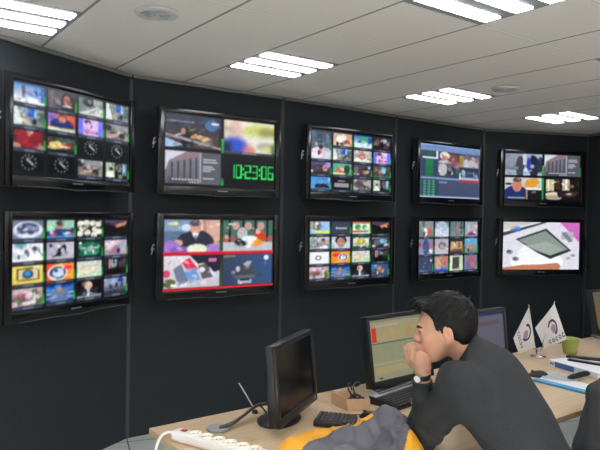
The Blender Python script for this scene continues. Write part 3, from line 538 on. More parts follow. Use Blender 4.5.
T43 = [[[('B', '#8a9498', '#6a7470'), ('E', .45, .7, .14, .3, '#e0e0dc'), ('E', .36, .8, .06, .16, '#181414'), ('E', .75, .6, .12, .3, '#c06050'), ('R', .2, 0, .4, .4, '#5a6a70')],
 [('B', '#5a7484', '#c8d0e0'), ('R', 0, .45, 1, 1, '#c4cce0'), ('E', .5, .3, .4, .3, '#a8b8cc')],
 [('B', '#54787c', '#708890'), ('E', .55, .5, .2, .5, '#8a7474'), ('E', .85, .4, .1, .4, '#2c4c54')],
 [('B', '#8aa0a8', '#b0a0b0'), ('E', .7, .5, .2, .35, '#c0a0a0'), ('P', [(0, .95), (.5, .65), (1, .95)], '#6a3c80'), ('E', .3, .4, .1, .3, '#a8c0c0')]],
 [[('B', '#7a80a0', '#8a90ac'), ('E', .5, .5, .24, .5, '#4a5480'), ('E', .05, .4, .12, .2, '#a83c50'), ('E', .9, .4, .1, .2, '#c05878'), ('E', .85, .8, .12, .15, '#e0e4f0')],
 [('B', '#a8a8b4', '#c0bcc8'), ('E', .55, .45, .3, .25, '#7a7478'), ('E', .5, .5, .18, .12, '#a89c9c')],
 [('B', '#2a2c34', '#3a3c3c'), ('R', .05, .2, .95, .7, '#b89868'), ('E', .3, .45, .12, .2, '#d8c8a8'), ('E', .7, .45, .12, .2, '#8a6848'), ('R', 0, .76, 1, .84, '#b84c4c')],
 [('B', '#7ab0cc', '#6a7a74'), ('R', 0, 0, 1, .35, '#5aa4d0'), ('E', .4, .6, .2, .2, '#c09070'), ('E', .3, .8, .1, .12, '#1c1c1c'), ('E', .6, .5, .2, .06, '#c86a50')]],
 [[('B', '#3c4660', '#3a4864'), ('E', .88, .25, .06, .08, '#c8d0d8'), ('E', .45, .4, .05, .06, '#6a9088'), ('E', .35, .65, .05, .06, '#6a9088'), ('R', .1, .9, .6, .94, '#8a98b8')],
 [('B', '#a08a80', '#98786c'), ('E', .3, .5, .2, .4, '#c0a088'), ('E', .7, .3, .3, .3, '#b87868'), ('E', .7, .7, .2, .2, '#8a7c88'), ('R', 0, .85, 1, 1, '#2858c8')],
 [('B', '#b8c8b0', '#c8d8c0'), ('R', .2, .08, .75, .92, '#6a5c58'), ('R', .25, .15, .7, .85, '#4c4644'), ('R', .08, 0, .16, 1, '#e4ecdc')],
 [('B', '#7a7a94', '#6c6c88'), ('E', .5, .3, .3, .25, '#a86070'), ('E', .7, .7, .14, .2, '#d05888'), ('E', .3, .7, .16, .25, '#5a6a9c')]]]
S4l = mosaic(T43, ny=3, y0=.0, y1=1.0)
STREET = [('H', '#7c8290', '#a8b4cc'), ('R', 0, .66, .3, .76, '#5c6470'), ('R', 0, .76, .3, 1, '#98a8b4'), ('E', .4, .6, .12, .5, '#3c4250'), ('E', .38, .26, .06, .14, '#5a3a3c'), ('E', .76, .6, .16, .55, '#24263c'), ('E', .72, .16, .06, .12, '#1a161c'), ('E', .64, .5, .06, .4, '#3040a0'), ('E', .95, .5, .08, .4, '#2c3450'), ('R', .48, .0, .56, .5, '#b8d0e4'), ('E', .55, .85, .06, .2, '#c8dcf0')]
REPORT = [('B', '#c8c8cc', '#b0b4bc'), ('R', .50, .55, 1, 1, '#14161c'), ('R', .45, .46, 1, .56, '#e0ded8'), ('P', [(.5, .45), (.6, .05), (.85, .0), (.95, .2), (.8, .45)], '#d8982c'), ('E', .3, .78, .34, .42, '#1c2c64'), ('E', .33, .34, .13, .32, '#c07c68'), ('E', .33, .10, .12, .10, '#5a3c34'), ('E', .1, .3, .1, .06, '#20242c'), ('R', .58, .56, .61, 1, '#c09a3c'), ('R', .08, .92, .55, .97, '#98a4c0')]
PIANO = [('B', '#1c1814', '#120f0e'), ('R', .06, .05, .28, .6, '#c8b898'), ('R', .1, .05, .14, .6, '#f0ecd8'), ('R', .34, .0, .46, .5, '#3a2c28'), ('R', .52, .02, .72, .55, '#bca88c'), ('R', .6, .02, .66, .5, '#f0e8f0'), ('E', .25, .76, .2, .12, '#d8ccb8'), ('E', .28, .9, .22, .12, '#a89880'), ('E', .45, .7, .08, .2, '#241c2c'), ('E', .75, .75, .16, .14, '#402c28'), ('E', .72, .72, .1, .04, '#c0b0a0')]
p, R4 = quad([STREET, TEMPLE, REPORT, PIANO])
p.busy(*R4[0], 34, .08, .5); p.busy(*R4[3], 40, .08, .55); p.busy(*R4[2], 14, .06, .4)
p.tile(.488, .25, .508, .46, [('B', '#58a048', '#2c9c48')]); p.tile(.488, .52, .508, .97, [('B', '#20a048', '#1c8c40')]); p.tile(.985, .28, .998, .46, [('B', '#1c7c40', '#1a7038')])
S5u = p.a
p = Pic('#b8b4bc')
p.tile(0, 0, 1, 1, [('B', '#a8a8b4', '#d4d4e0'), ('P', [(.74, 0), (1, 0), (1, .42)], '#c868b4'), ('P', [(.66, 0), (.74, 0), (1, .42), (1, .52)], '#e0d0e4'), ('P', [(0, .1), (.3, 0), (.66, 0), (1, .5), (1, 1), (0, 1)], '#d6d6e0'), ('P', [(0, .22), (.5, 0), (.58, 0), (0, .3)], '#3c4048'), ('P', [(0, 0), (.42, 0), (0, .18)], '#c4c0c0'),
 ('E', .45, .84, .34, .22, '#f4f6fa'), ('E', .4, .66, .2, .2, '#eceef4'), ('P', [(.16, .36), (.56, .13), (.90, .60), (.62, .78), (.46, .66)], '#2c3030'), ('P', [(.20, .38), (.55, .18), (.85, .57), (.62, .70), (.44, .60)], '#86928c'), ('P', [(.3, .5), (.56, .4), (.80, .58), (.62, .70), (.44, .6)], '#98a49c'),
 ('E', .09, .63, .045, .05, '#9a9ca4'), ('E', .08, .62, .03, .035, '#5c6068'), ('E', .17, .78, .045, .05, '#9a9ca4'), ('E', .16, .77, .03, .035, '#5c6068'), ('R', .76, .20, .92, .36, '#b0b0bc'), ('P', [(.76, .22), (.82, .20), (.92, .40), (.86, .42)], '#787c88'), ('E', .92, .70, .03, .03, '#8a8c98'), ('E', .86, .76, .03, .03, '#a0a2ac'),
 ('P', [(0, .96), (.25, .90), (.5, .89), (.62, .87), (.72, .86), (.76, .92), (.74, 1), (0, 1)], '#b87858'), ('R', .10, .10, .22, .20, '#2c68c8'), ('R', .10, .10, .14, .15, '#e0b048'), ('R', .14, .11, .22, .15, '#5a98e0')])
S5l = p.a

# ------------------------------------------------------------------ televisions
TW, TH = 1.045, .63
def tv(name_label, px, py, ang, z, pic, standoff, sidebits=False):
    t = thing('television', name_label, 'television', (px, py, z), ang, 'wall televisions')
    sw, sh = .945, .530; x0 = .050; z0 = .062
    bm = BM(); box(bm, (0, 0, 0), (TW, .045, TH), .006); box(bm, (.08, .04, .06), (TW-.08, .075, TH-.06), .012); obj('housing', bm, MT['mblack'], t)
    # front bezel as a frame with a curved chin
    bm = BM()
    box(bm, (0, -.014, 0), (x0, .002, TH), .004); box(bm, (x0+sw, -.014, 0), (TW, .002, TH), .004)
    box(bm, (x0-.004, -.014, z0+sh), (x0+sw+.004, .002, TH), .004); box(bm, (x0-.004, -.014, 0), (x0+sw+.004, .002, z0), .004)
    obj('bezel', bm, MT['gblack'], t)
    bm = BM(); P = [(TW/2+(k-8)*.055, 0) for k in range(17)]
    pts = [(x, -.013, .003-.009*max(0, 1-((x-TW/2)/.14)**2)) for x, _ in P]
    tube(bm, pts, .0028, 6, 3); obj('lower_lip', bm, MT['dgrey'], t)
    bm = BM()
    for k in range(7): box(bm, (TW/2-.042+k*.0123, -.0155, .030), (TW/2-.042+k*.0123+.0095, -.0135, .039))
    obj('name_badge', bm, MT['badge'], t, False)
    # picture
    nx, ny = PW, PH
    vx, vz = np.meshgrid(np.linspace(x0, x0+sw, nx+1), np.linspace(z0+sh, z0, ny+1))
    co = np.stack([vx, np.full_like(vx, -.004), vz], -1).reshape(-1, 3)
    idx = np.arange((nx+1)*(ny+1)).reshape(ny+1, nx+1)
    q = np.stack([idx[1:, :-1], idx[1:, 1:], idx[:-1, 1:], idx[:-1, :-1]], -1).reshape(-1, 4)
    if pic.shape[0] == PH:
        pic = pic.copy()
        for _ in range(1):
            pd = np.pad(pic, ((1, 1), (1, 1), (0, 0)), 'edge'); pic = (pd[:-2, 1:-1]+pd[2:, 1:-1]+pd[1:-1, :-2]+pd[1:-1, 2:]+2*pic)/6
        n1 = np.repeat(np.repeat(np.random.rand(PH//4, PW//4), 4, 0), 4, 1); n2 = np.random.rand(PH, PW)
        pic = pic*(1+.14*(n1-.5)+.10*(n2-.5))[..., None]
    me = bpy.data.meshes.new('screen'); me.from_pydata(co.tolist(), [], q.tolist()); me.materials.append(MT['screen'])
    a = me.color_attributes.new('Col', 'FLOAT_COLOR', 'POINT')
    pd = np.pad(pic, ((1, 1), (1, 1), (0, 0)), 'edge'); c = (pd[:-1, :-1]+pd[1:, :-1]+pd[:-1, 1:]+pd[1:, 1:])/4
    c = np.concatenate([c, np.ones((*c.shape[:2], 1))], -1)
    a.data.foreach_set('color', c.astype(np.float32).ravel())
    link('screen', me, t)
    bm = BM(); box(bm, (TW/2-.2, .07, .15), (TW/2+.2, .085, .48)); box(bm, (TW/2-.12, .08, .2), (TW/2+.12, standoff-.004, .44)); obj('wall_mount', bm, MT['dgrey'], t, False)
    bm = BM()
    for zz in (.47, .50):
        cyl(bm, (-.006, .02, zz-.1), (-.016, .02, zz-.1), .008); cyl(bm, (-.016, .02, zz-.1), (-.022, .03, zz-.14), .005)
    obj('side_connector', bm, MT['mgrey'], t)
    return t
TVS = [((-1.619, 3.40), 64.0, .13), ((-1.030, 4.470), 34.8, .13), ((.036, 5.225), 36.2, .13), ((1.125, 6.111), 37.2, .13), ((2.203, 6.911), 11.1, .09)]
ZU, ZL = 1.7775, 1.0095
lab = [('television with a mosaic that includes four small black clock faces', S1u, 'television with a mosaic that includes a yellow framed picture', S1l),
 ('television showing a bright green digital clock reading 10:23:06', S2u, 'television with four pictures divided by bright red lines', S2l),
 ('television with a mosaic whose top left picture is double height', S3u, 'television with a mosaic including a white tile and a close portrait face', S3l),
 ('television showing a blue software window with green columns', S4u, 'television with a dim mosaic of four columns and three rows', S4l),
 ('television with four camera pictures including a man in a navy shirt', S5u, 'television filled by one close-up of a white handheld device', S5l)]
for (xy, ang, so), (lu, pu, ll, pl) in zip(TVS, lab):
    tv(lu, *xy, R(ang), ZU, pu, so, True); tv(ll, *xy, R(ang), ZL, pl, so, True)
bm = BM(); e = Vector((math.cos(R(11.1)), math.sin(R(11.1)), 0)); nrm = Vector((e.y, -e.x, 0)); o_ = Vector((2.203, 6.911, 0))+e*TW
P = [o_+e*.05-nrm*.08+Vector((0, 0, 1.50)), o_+e*.055-nrm*.05+Vector((0, 0, 1.44)), o_+e*.085-nrm*.05+Vector((0, 0, 1.28)), o_+e*.095-nrm*.05+Vector((0, 0, 1.08)), o_+e*.06-nrm*.06+Vector((0, 0, .9)), o_+e*.05-nrm*.06+Vector((0, 0, .4)), o_+e*.05-nrm*.06+Vector((0, 0, .01))]
tag(obj('power_cable', bm, MT['gblack'], None) if False else (tube(bm, P, .009, 8), obj('power_cable', bm, MT['gblack']))[1], 'black cable looping down beside the television showing the handheld device', 'cable')

# ------------------------------------------------------------------ desk
DA = R(37.3); DC, DS = math.cos(DA), math.sin(DA); D0 = (-.607, 2.549); DZ = .76
def dk(u, v, z=DZ):      # u along the desk, v towards its front edge
    return Vector((D0[0]+DC*u+DS*v, D0[1]+DS*u-DC*v, z))
desk = thing('desk', 'long maple-topped bench desk running along the video wall', 'desk', (D0[0], D0[1], 0), DA)
bm = BM(); box(bm, (0, -.90, DZ-.028), (4.3, 0, DZ), .003); obj('worktop', bm, MT['wood'], desk)
for u in (.35, 2.15, 4.05):
    bm = BM()
    box(bm, (u-.025, -.12, 0), (u+.025, -.07, DZ-.028), .004); box(bm, (u-.025, -.78, 0), (u+.025, -.73, DZ-.028), .004); box(bm, (u-.024, -.8, .0), (u+.024, -.05, .03), .004); box(bm, (u-.024, -.8, DZ-.06), (u+.024, -.05, DZ-.028), .004)
    obj('leg', bm, MT['mgrey'], desk)
bm = BM(); box(bm, (.38, -.10, DZ-.09), (4.02, -.06, DZ-.045), .004); obj('rail', bm, MT['mgrey'], desk)

# ------------------------------------------------------------------ desktop monitors (local: screen faces -y, origin on the desk under the panel)
def pic_mesh(name, pic, x0, x1, z0, z1, y, parent):
    h, w = pic.shape[:2]
    vx, vz = np.meshgrid(np.linspace(x0, x1, w), np.linspace(z1, z0, h)); co = np.stack([vx, np.full_like(vx, y), vz], -1).reshape(-1, 3)
    idx = np.arange(w*h).reshape(h, w); q = np.stack([idx[1:, :-1], idx[1:, 1:], idx[:-1, 1:], idx[:-1, :-1]], -1).reshape(-1, 4)
    me = bpy.data.meshes.new(name); me.from_pydata(co.tolist(), [], q.tolist()); me.materials.append(MT['screen'])
    a = me.color_attributes.new('Col', 'FLOAT_COLOR', 'POINT'); c = np.concatenate([pic, np.ones((h, w, 1))], -1)
    a.data.foreach_set('color', c.astype(np.float32).ravel()); return link(name, me, parent)
def monitor(label, loc, rz, w, zb, zt, pic=None, slim=False, tilt=9):
    t = thing('computer_monitor', label, 'monitor', loc, rz, 'computer monitors on the desk')
    b = .021; ch = .034
    bm = BM(); box(bm, (-w/2, 0, zb), (w/2, .038, zt), .005); box(bm, (-w*.32, .03, zb+.05), (w*.32, .062, zt-.07), .012); obj('housing', bm, MT['sblack'], t)
    bm = BM(); box(bm, (-w/2, -.012, zb), (-w/2+b, .002, zt), .003); box(bm, (w/2-b, -.012, zb), (w/2, .002, zt), .003); box(bm, (-w/2, -.012, zt-b), (w/2, .002, zt), .003); box(bm, (-w/2, -.012, zb), (w/2, .002, zb+ch), .003)
    obj('bezel', bm, MT['gblack'] if slim else MT['sblack'], t)
    if pic is None:
        bm = BM(); box(bm, (-w/2+b, -.004, zb+ch), (w/2-b, .001, zt-b)); obj('screen', bm, MT['gblack'], t, False)
    else: pic_mesh('screen', pic, -w/2+b-.002, w/2-b+.002, zb+ch-.002, zt-b+.002, -.005, t)
    tm = Matrix.Translation((0, 0, zb)) @ Matrix.Rotation(-R(tilt), 4, 'X') @ Matrix.Translation((0, 0, -zb))
    for c_ in t.children: c_.data.transform(tm)
    bm = BM(); prism(bm, [(-.055, .075), (.055, .075), (.045, .105), (-.045, .105)], .012, zb+.16); obj('stand_neck', bm, MT['sblack'], t)
    bm = BM(); lathe(bm, [(.02, 0), (.120, 0), (.125, .006), (.105, .014), (.05, .022), (.02, .022)], 36)
    for v in bm.verts: v.co.y = v.co.y*.72+.085
    obj('stand_base', bm, MT['sblack'], t)
    bm = BM(); cyl(bm, (w/2-.03, -.013, zb+.017), (w/2-.03, -.0115, zb+.017), .005); bmesh.ops.transform(bm, matrix=tm, verts=bm.verts); obj('power_button', bm, MT['silver'], t)
    return t
def place(p, z=DZ): return (p[0], p[1], z)
# dark monitor seen almost from its edge
d = Vector((.158, .41, 0)).normalized()
m1 = monitor('black monitor seen nearly edge-on with its dark screen, at the left desk end', (.004, 2.646, DZ), math.atan2(d.y, d.x), .445, .04, .365, None, tilt=5)
bm = BM(); cyl(bm, (0, 0, 0), (0, 0, 0.001), .001); bm.free()
# monitor with the pale olive application window
p = Pic('#8c8660'); p.a = p.a[:54*2]
p.tile(0, 0, 1, 1, [('B', '#9a9474', '#8e8a70'), ('R', 0, 0, 1, .05, '#7c7a64'), ('R', .1, .10, .5, .13, '#a8a484'), ('R', .03, .14, .11, .37, '#c83028'), ('R', .12, .16, .95, .36, '#a0946a'), ('R', .35, .18, .42, .36, '#b09068'), ('R', .6, .18, .72, .36, '#a88a60'), ('R', 0, .39, 1, .412, '#2f5a58'), ('R', .0, .41, 1, .70, '#8c8c6c'), ('R', 0, .72, 1, .735, '#a49c78'), ('R', .05, .78, .9, .88, '#a09468'), ('R', .1, .94, .16, .97, '#404034'), ('N', .06)])
m2 = monitor('monitor with a pale olive window and a red block, behind the man\'s fist', (.538, 3.15, DZ), R(40), .47, .045, .395, p.a*.82)
p = Pic('#6e6a7c'); p.tile(0, 0, 1, 1, [('B', '#757084', '#6a6678'), ('R', 0, 0, 1, .06, '#2c3470'), ('R', .3, .16, .9, .24, '#6c5c66'), ('N', .04)])
m3 = monitor('monitor with a plain lavender-grey screen, right behind the man\'s head', (.998, 3.352, DZ), R(38), .47, .045, .385, p.a*.5, tilt=6)
p = Pic('#6a5c3c'); p.tile(0, 0, 1, 1, [('B', '#5c5a40', '#6e5c40'), ('R', 0, .3, 1, .7, '#705638'), ('R', .1, .85, .9, .95, '#3c4a3c'), ('N', .08)])
m4 = monitor('monitor with a brownish screen cut off by the right edge of the photo', (2.375, 4.64, DZ), R(30), .47, .05, .375, p.a*.8, tilt=13)

# ------------------------------------------------------------------ keyboards
def keyboard(label, loc, rz, w=.45, dp=.165):
    t = thing('keyboard', label, 'keyboard', loc, rz, 'computer keyboards')
    bm = BM(); vs = box(bm, (-w/2, -dp/2, .0), (w/2, dp/2, .024), .006)
    for v in bm.verts: v.co.z += max(0, (v.co.y+dp/2))*.09 if v.co.z > .012 else 0
    obj('case', bm, MT['sblack'], t)
    bm = BM(); box(bm, (-w/2+.004, dp/2-.040, .034), (w/2-.004, dp/2-.004, .0405), .002); obj('media_strip', bm, MT['strip'], t)
    bm = BM()
    for k in range(14): box(bm, (-w/2+.05+k*.024, dp/2-.030, .040), (-w/2+.066+k*.024, dp/2-.018, .043), .001)
    obj('media_keys', bm, MT['key'], t)
    bm = BM()
    for r_ in range(5):
        y = -dp/2+.012+r_*.0215; z = .0225+(y+dp/2)*.09
        for k in range(19):
            x = -w/2+.012+k*.0225
            if r_ == 0 and 4 < k < 11: continue
            box(bm, (x, y, z), (x+.0185, y+.0175, z+.008), .002, 1)
        if r_ == 0: box(bm, (-w/2+.012+5*.0225, y, z), (-w/2+.012+10*.0225+.0185, y+.0175, z+.008), .002, 1)
    obj('key_block', bm, MT['key'], t)
    for s in (-1, 1):
        bm = BM(); cyl(bm, (s*(w/2-.02), dp/2-.012, -.0), (s*(w/2-.02), dp/2-.012, .012), .008); obj('foot', bm, MT['dgrey'], t)
    return t
k1 = keyboard('black keyboard with a grey strip along its back, in front of the seated man', (.552, 3.035, DZ), R(46))
k2 = keyboard('dark keyboard cut off by the right photo edge, by the brownish-screen monitor', (2.36, 4.345, DZ), R(35))
# small keypad peeping out behind the jacket
t = thing('numeric_keypad', 'small black keypad lying beside the cardboard box and grey jacket', 'keypad', (.165, 2.635, DZ), R(-14))
bm = BM(); box(bm, (-.085, -.06, 0), (.085, .07, .026), .006); obj('case', bm, MT['sblack'], t)
bm = BM()
for i in range(8):
    for j in range(5): box(bm, (-.079+i*.0198, -.053+j*.0238, .0255), (-.0635+i*.0198, -.035+j*.0238, .032), .002, 1)
obj('key_block', bm, MT['dgrey'], t)
def mouse(label, loc, rz):
    t = thing('computer_mouse', label, 'mouse', loc, rz, 'black computer mice')
    bm = BM(); bmesh.ops.create_uvsphere(bm, u_segments=28, v_segments=16, radius=1)
    for v in bm.verts: v.co = Vector((v.co.x*.056, v.co.y*.033*(1-.15*v.co.x), max(v.co.z, -.0)*.034*(1-.25*v.co.x)))
    obj('shell', bm, MT['sblack'], t)
    bm = BM(); cyl(bm, (.030, -.004, .0255), (.030, .004, .0255), .008); obj('scroll_wheel', bm, MT['dgrey'], t)
    bm = BM(); tube(bm, [(.052, 0, .008), (.09, .01, .004), (.13, .05, .004)], .002, 6); obj('cord', bm, MT['mblack'], t)
    return t
mouse('black mouse half hidden between the keypad and the grey jacket', (.325, 2.715, DZ), R(150))
mouse('black mouse beyond the seated man\'s shoulder, beside the papers', (1.352, 3.49, DZ), R(165))

# ------------------------------------------------------------------ cardboard box and the cords in it
t = thing('cardboard_box', 'small open tan cardboard box holding black cords', 'box', (.281, 2.815, DZ), R(8))
W, Dp, H = .104, .145, .055
bm = BM(); sh = -.045
def wall4(bm, inner, z0, z1):
    pass
P = [(-W/2, 0), (W/2, 0), (W/2+sh*1.1, Dp), (-W/2+sh*1.1, Dp)]
prism(bm, P, 0, .003)
for k in range(4):
    a, b = Vector((*P[k], 0)), Vector((*P[(k+1) % 4], 0)); d = (b-a).normalized(); n = Vector((-d.y, d.x, 0))*.004
    prism(bm, [(q.x, q.y) for q in (a, b, b+n, a+n)], 0, H)
obj('tray', bm, MT['card'], t)
bm = BM(); f = Vector((1, 0, 0)); prism(bm, [(-W/2-.001, .0), (-W/2+sh*.55, Dp*.5), (-W/2+sh*.55-.004, Dp*.5), (-W/2-.005, 0)], H-.03, H+.004); obj('side_flap', bm, MT['card'], t)
bm = BM()
for k in range(5):
    r_ = .022+.004*(k % 3); c0 = Vector((.262+.004*k, 2.878-.003*k, DZ+.012+.009*k))
    tube(bm, [c0+Vector((r_*1.2*math.cos(a), r_*math.sin(a), .006*math.sin(2*a+k))) for a in [i*math.pi/5 for i in range(11)]], .0045, 7, 3)
tube(bm, [(.27, 2.87, DZ+.05), (.262, 2.90, DZ+.082), (.275, 2.96, DZ+.088), (.30, 3.05, DZ+.07), (.318, 3.16, DZ+.03), (.30, 3.20, DZ+.005)], .0042, 7)
tube(bm, [(.255, 2.88, DZ+.05), (.238, 2.91, DZ+.078), (.246, 2.97, DZ+.084), (.262, 3.05, DZ+.06), (.275, 3.12, DZ+.006)], .0042, 7)
tag(obj('cord_bundle', bm, MT['mblack']), 'bundle of black cords coiled inside the small cardboard box', 'cord')

# ------------------------------------------------------------------ power strip
a = Vector((-.476, 2.430, 0)); b = Vector((-.08, 2.190, 0)); d = b-a
t = thing('power_strip', 'white multi-socket power strip at the left end of the desk', 'power strip', (a.x, a.y, DZ), math.atan2(d.y, d.x))
bm = BM(); box(bm, (0, -.028, 0), (.435, .028, .042), .012, 4); obj('body', bm, MT['white'], t)
for k in range(6):
    x = .105+k*.056
    bm = BM(); lathe(bm, [(.004, .040), (.0235, .040), (.0235, .0475), (.019, .0475), (.018, .0425), (.004, .0425)], 28, (x, 0, 0)); s_ = obj('socket', bm, MT['white2'], t)
    bm = BM()
    for s in (-1, 1): cyl(bm, (x+s*.007, s*.004, .0424), (x+s*.007, s*.004, .0431), .0028, n=10)
    obj('socket_hole', bm, MT['mblack'], s_)
bm = BM(); box(bm, (.036, -.011, .041), (.060, .011, .0455), .002); obj('rocker_switch', bm, MT['red'], t)
bm = BM(); c_ = Vector((0, 0, .02))
sd = Vector((d.x, d.y)).normalized()
def sl_(x, y, z): x -= a.x; y -= a.y; return (x*sd.x+y*sd.y, -x*sd.y+y*sd.x, z-DZ)
tube(bm, [sl_(*q) for q in ((-.474, 2.43, .782), (-.505, 2.428, .786), (-.532, 2.405, .768), (-.542, 2.375, .70), (-.54, 2.36, .5), (-.53, 2.35, .2), (-.50, 2.33, .006), (-.42, 2.40, .006))], .0052, 8); obj('cord', bm, MT['white'], t)

# ------------------------------------------------------------------ little antenna with its round foot
t = thing('desk_antenna', 'thin silver rod on a black clip leaning behind the power strip', 'antenna', (-.187, 2.765, DZ))
bm = BM(); tube(bm, [(.0, 0, .012), (-.035, .0, .072), (-.073, 0, .133)], .0028, 8, 2); obj('rod', bm, MT['lgrey'], t)
bm = BM(); lathe(bm, [(.004, 0), (.014, 0), (.012, .012), (.004, .016)], 16); obj('clip', bm, MT['mblack'], t)
t = thing('round_cable_foot', 'flat grey disc with a black ribbon cable, behind the power strip', 'cable', (-.323, 2.545, DZ))
bm = BM(); lathe(bm, [(.01, 0), (.043, 0), (.046, .004), (.043, .010), (.03, .012), (.01, .012)], 36); obj('disc', bm, MT['mgrey'], t)
bm = BM()
for k in (-1, 0, 1): tube(bm, [(.01, -.015+.004*k, .014), (.05, .02+.010*k, .016), (.095, .085+.012*k, .03-.003*k), (.15, .19+.006*k, .045), (.21, .25, .03), (.25, .24, .012)], .0065, 8, 6)
obj('ribbon_cable', bm, MT['dgrey'], t)
bm = BM(); tube(bm, [(.15, .19, .045), (.17, .19, .035), (.20, .16, .006), (.21, .13, .006)], .004, 7); obj('thin_cable', bm, MT['mblack'], t)

# ------------------------------------------------------------------ table flags
t = thing('table_flags', 'pair of small white emblem flags on a chrome stand', 'flag', (1.538, 3.979, DZ))
bm = BM(); lathe(bm, [(.01, 0), (.046, 0), (.048, .004), (.040, .008), (.014, .012), (.012, .05), (.008, .055)], 32); obj('stand', bm, MT['chrome'], t)
u = Vector((.93, -.36, 0))   # across the view, right-hand side
u = Vector((.965, -.26, 0)); s = 1/146.
fd = Vector((.26, .965, 0))
def fp(px, py, dep=0): return u*((px-537.5)*s)+Vector((0, 0, (357-py)*s))+fd*dep
def flagpole(p0, p1):
    bm = BM(); tube(bm, [p0, p1], .0028, 8, 1); lathe(bm, [(.001, -.004), (.005, 0), (.001, .005)], 12, p1); obj('pole', bm, MT['chrome'], t)
def flagcloth(c, fold, ph, dep, emb):
    # c: four corners hoist top, fly top, fly bottom, hoist bottom in view coordinates
    n = 24; bm = BM(); g = []
    def at(a, b):
        q = [(1-a)*(1-b), a*(1-b), a*b, (1-a)*b]
        x = sum(w*k[0] for w, k in zip(q, c)); y = sum(w*k[1] for w, k in zip(q, c))
        dd = dep+fold*math.sin(a*math.pi*1.7+ph)*(.4+.6*b)+fold*.4*math.sin(a*7+b*2)
        return fp(x, y, dd)
    for j in range(n+1): g.append([bm.verts.new(at(i/n, j/n)) for i in range(n+1)])
    for j in range(n):
        for i in range(n): bm.faces.new((g[j][i], g[j][i+1], g[j+1][i+1], g[j+1][i]))
    bmesh.ops.recalc_face_normals(bm, faces=bm.faces)
    bmesh.ops.solidify(bm, geom=bm.faces[:], thickness=.0012)
    o = obj('cloth', bm, MT['flag'], t, True, 60)
    # emblem: an open dark ring, a mauve disc and a row of letters, laid a hair in front of the cloth
    ea, eb, er, rot = emb
    def ring(r0, r1, a0, a1, ca, cb, m=24, mi=0, lift=.003):
        pts = []
        for k in range(m+1):
            th = a0+(a1-a0)*k/m
            pts.append([at(ca+rr*math.cos(th)/ASP, cb+rr*math.sin(th))-fd*lift for rr in (r0, r1)])
        V_ = [[bm.verts.new(x) for x in q] for q in pts]
        for p_, q_ in zip(V_, V_[1:]): bm.faces.new((p_[0], p_[1], q_[1], q_[0])).material_index = mi
    ASP = 1.25
    bm = BM(); ring(er*.80, er*1.12, rot, rot+4.2, ea, eb); ring(.0, er*.62, 0, 6.283, ea+.02, eb+.05, 20, 1)
    for k in range(5):
        lx = ea-.30+k*.15; ly = eb+er*1.12+.12
        ring(.035, .068, .6 if k % 2 == 0 else 0, 6.283-(.6 if k % 2 == 0 else 0), lx, ly, 14)
    obj('emblem', bm, [MT['ink'], MT['mauve']], o, False)
flagpole(fp(535.5, 352), fp(528.2, 309)); flagpole(fp(539.5, 352), fp(550.8, 304.5))
flagcloth([(528.4, 310.5), (534.6, 348.5), (520.3, 354.5), (515.2, 341)], .010, .3, -.004, (.48, .34, .24, 3.4))
flagcloth([(534.4, 330), (550.6, 306), (562, 338.5), (543, 348.5)], .009, 1.2, -.006, (.62, .48, .22, 3.6))

# ------------------------------------------------------------------ cup, folder, tray, papers
t = thing('cup', 'olive green tapered cup standing on the right part of the desk', 'cup', (1.795, 4.10, DZ))
bm = BM(); lathe(bm, [(.005, .004), (.038, .0), (.042, .004), (.060, .098), (.061, .101), (.058, .101), (.055, .096), (.038, .010), (.005, .008)], 40); obj('bowl', bm, MT['cup'], t, True, 60)
bm = BM(); lathe(bm, [(.001, .055), (.0475, .055), (.0475, .057), (.001, .057)], 32); obj('contents', bm, MT['mblack'], t)
t = thing('book', 'thick white book with a blue spine lying flat near the cup', 'book', (1.520, 3.745, DZ), math.atan2(-.30, .135))
L_ = .345
bm = BM(); box(bm, (0, 0, .003), (L_, .235, .036)); obj('pages', bm, MT['paper'], t, False)
bm = BM(); box(bm, (-.003, -.004, 0), (L_+.003, .24, .004), .001); box(bm, (-.003, -.004, .035), (L_+.003, .24, .039), .001); box(bm, (-.003, -.006, 0), (L_+.003, -.001, .039), .001); obj('cover', bm, MT['paper'], t, False)
bm = BM(); box(bm, (.045, -.0072, .004), (.185, -.005, .036)); obj('blue_panel', bm, MT['blue'], t, False)
bm = BM(); box(bm, (.185, -.0072, .004), (.265, -.005, .036)); obj('pale_panel', bm, MT['pale'], t, False)
bm = BM(); 
for k in range(4): box(bm, (.008+k*.009, -.0072, .012+.004*(k % 2)), (.014+k*.009, -.005, .028))
obj('spine_mark', bm, MT['blue'], t, False)
t = thing('stapler', 'long black stapler lying on top of the white book', 'stapler', (1.640, 3.72, DZ+.0395), R(-42))
bm = BM(); box(bm, (-.02, -.022, 0), (.25, .022, .010), .004); obj('base', bm, MT['sblack'], t)
bm = BM(); vs = box(bm, (-.02, -.018, .0), (.25, .018, .018), .006)
bmesh.ops.transform(bm, matrix=Matrix.Translation((-.01, 0, .014)) @ Matrix.Rotation(R(-3.5), 4, 'Y'), verts=bm.verts); obj('arm', bm, MT['sblack'], t)
bm = BM(); box(bm, (.0, -.0195, .016), (.17, -.0175, .021)); obj('channel', bm, MT['silver'], t)
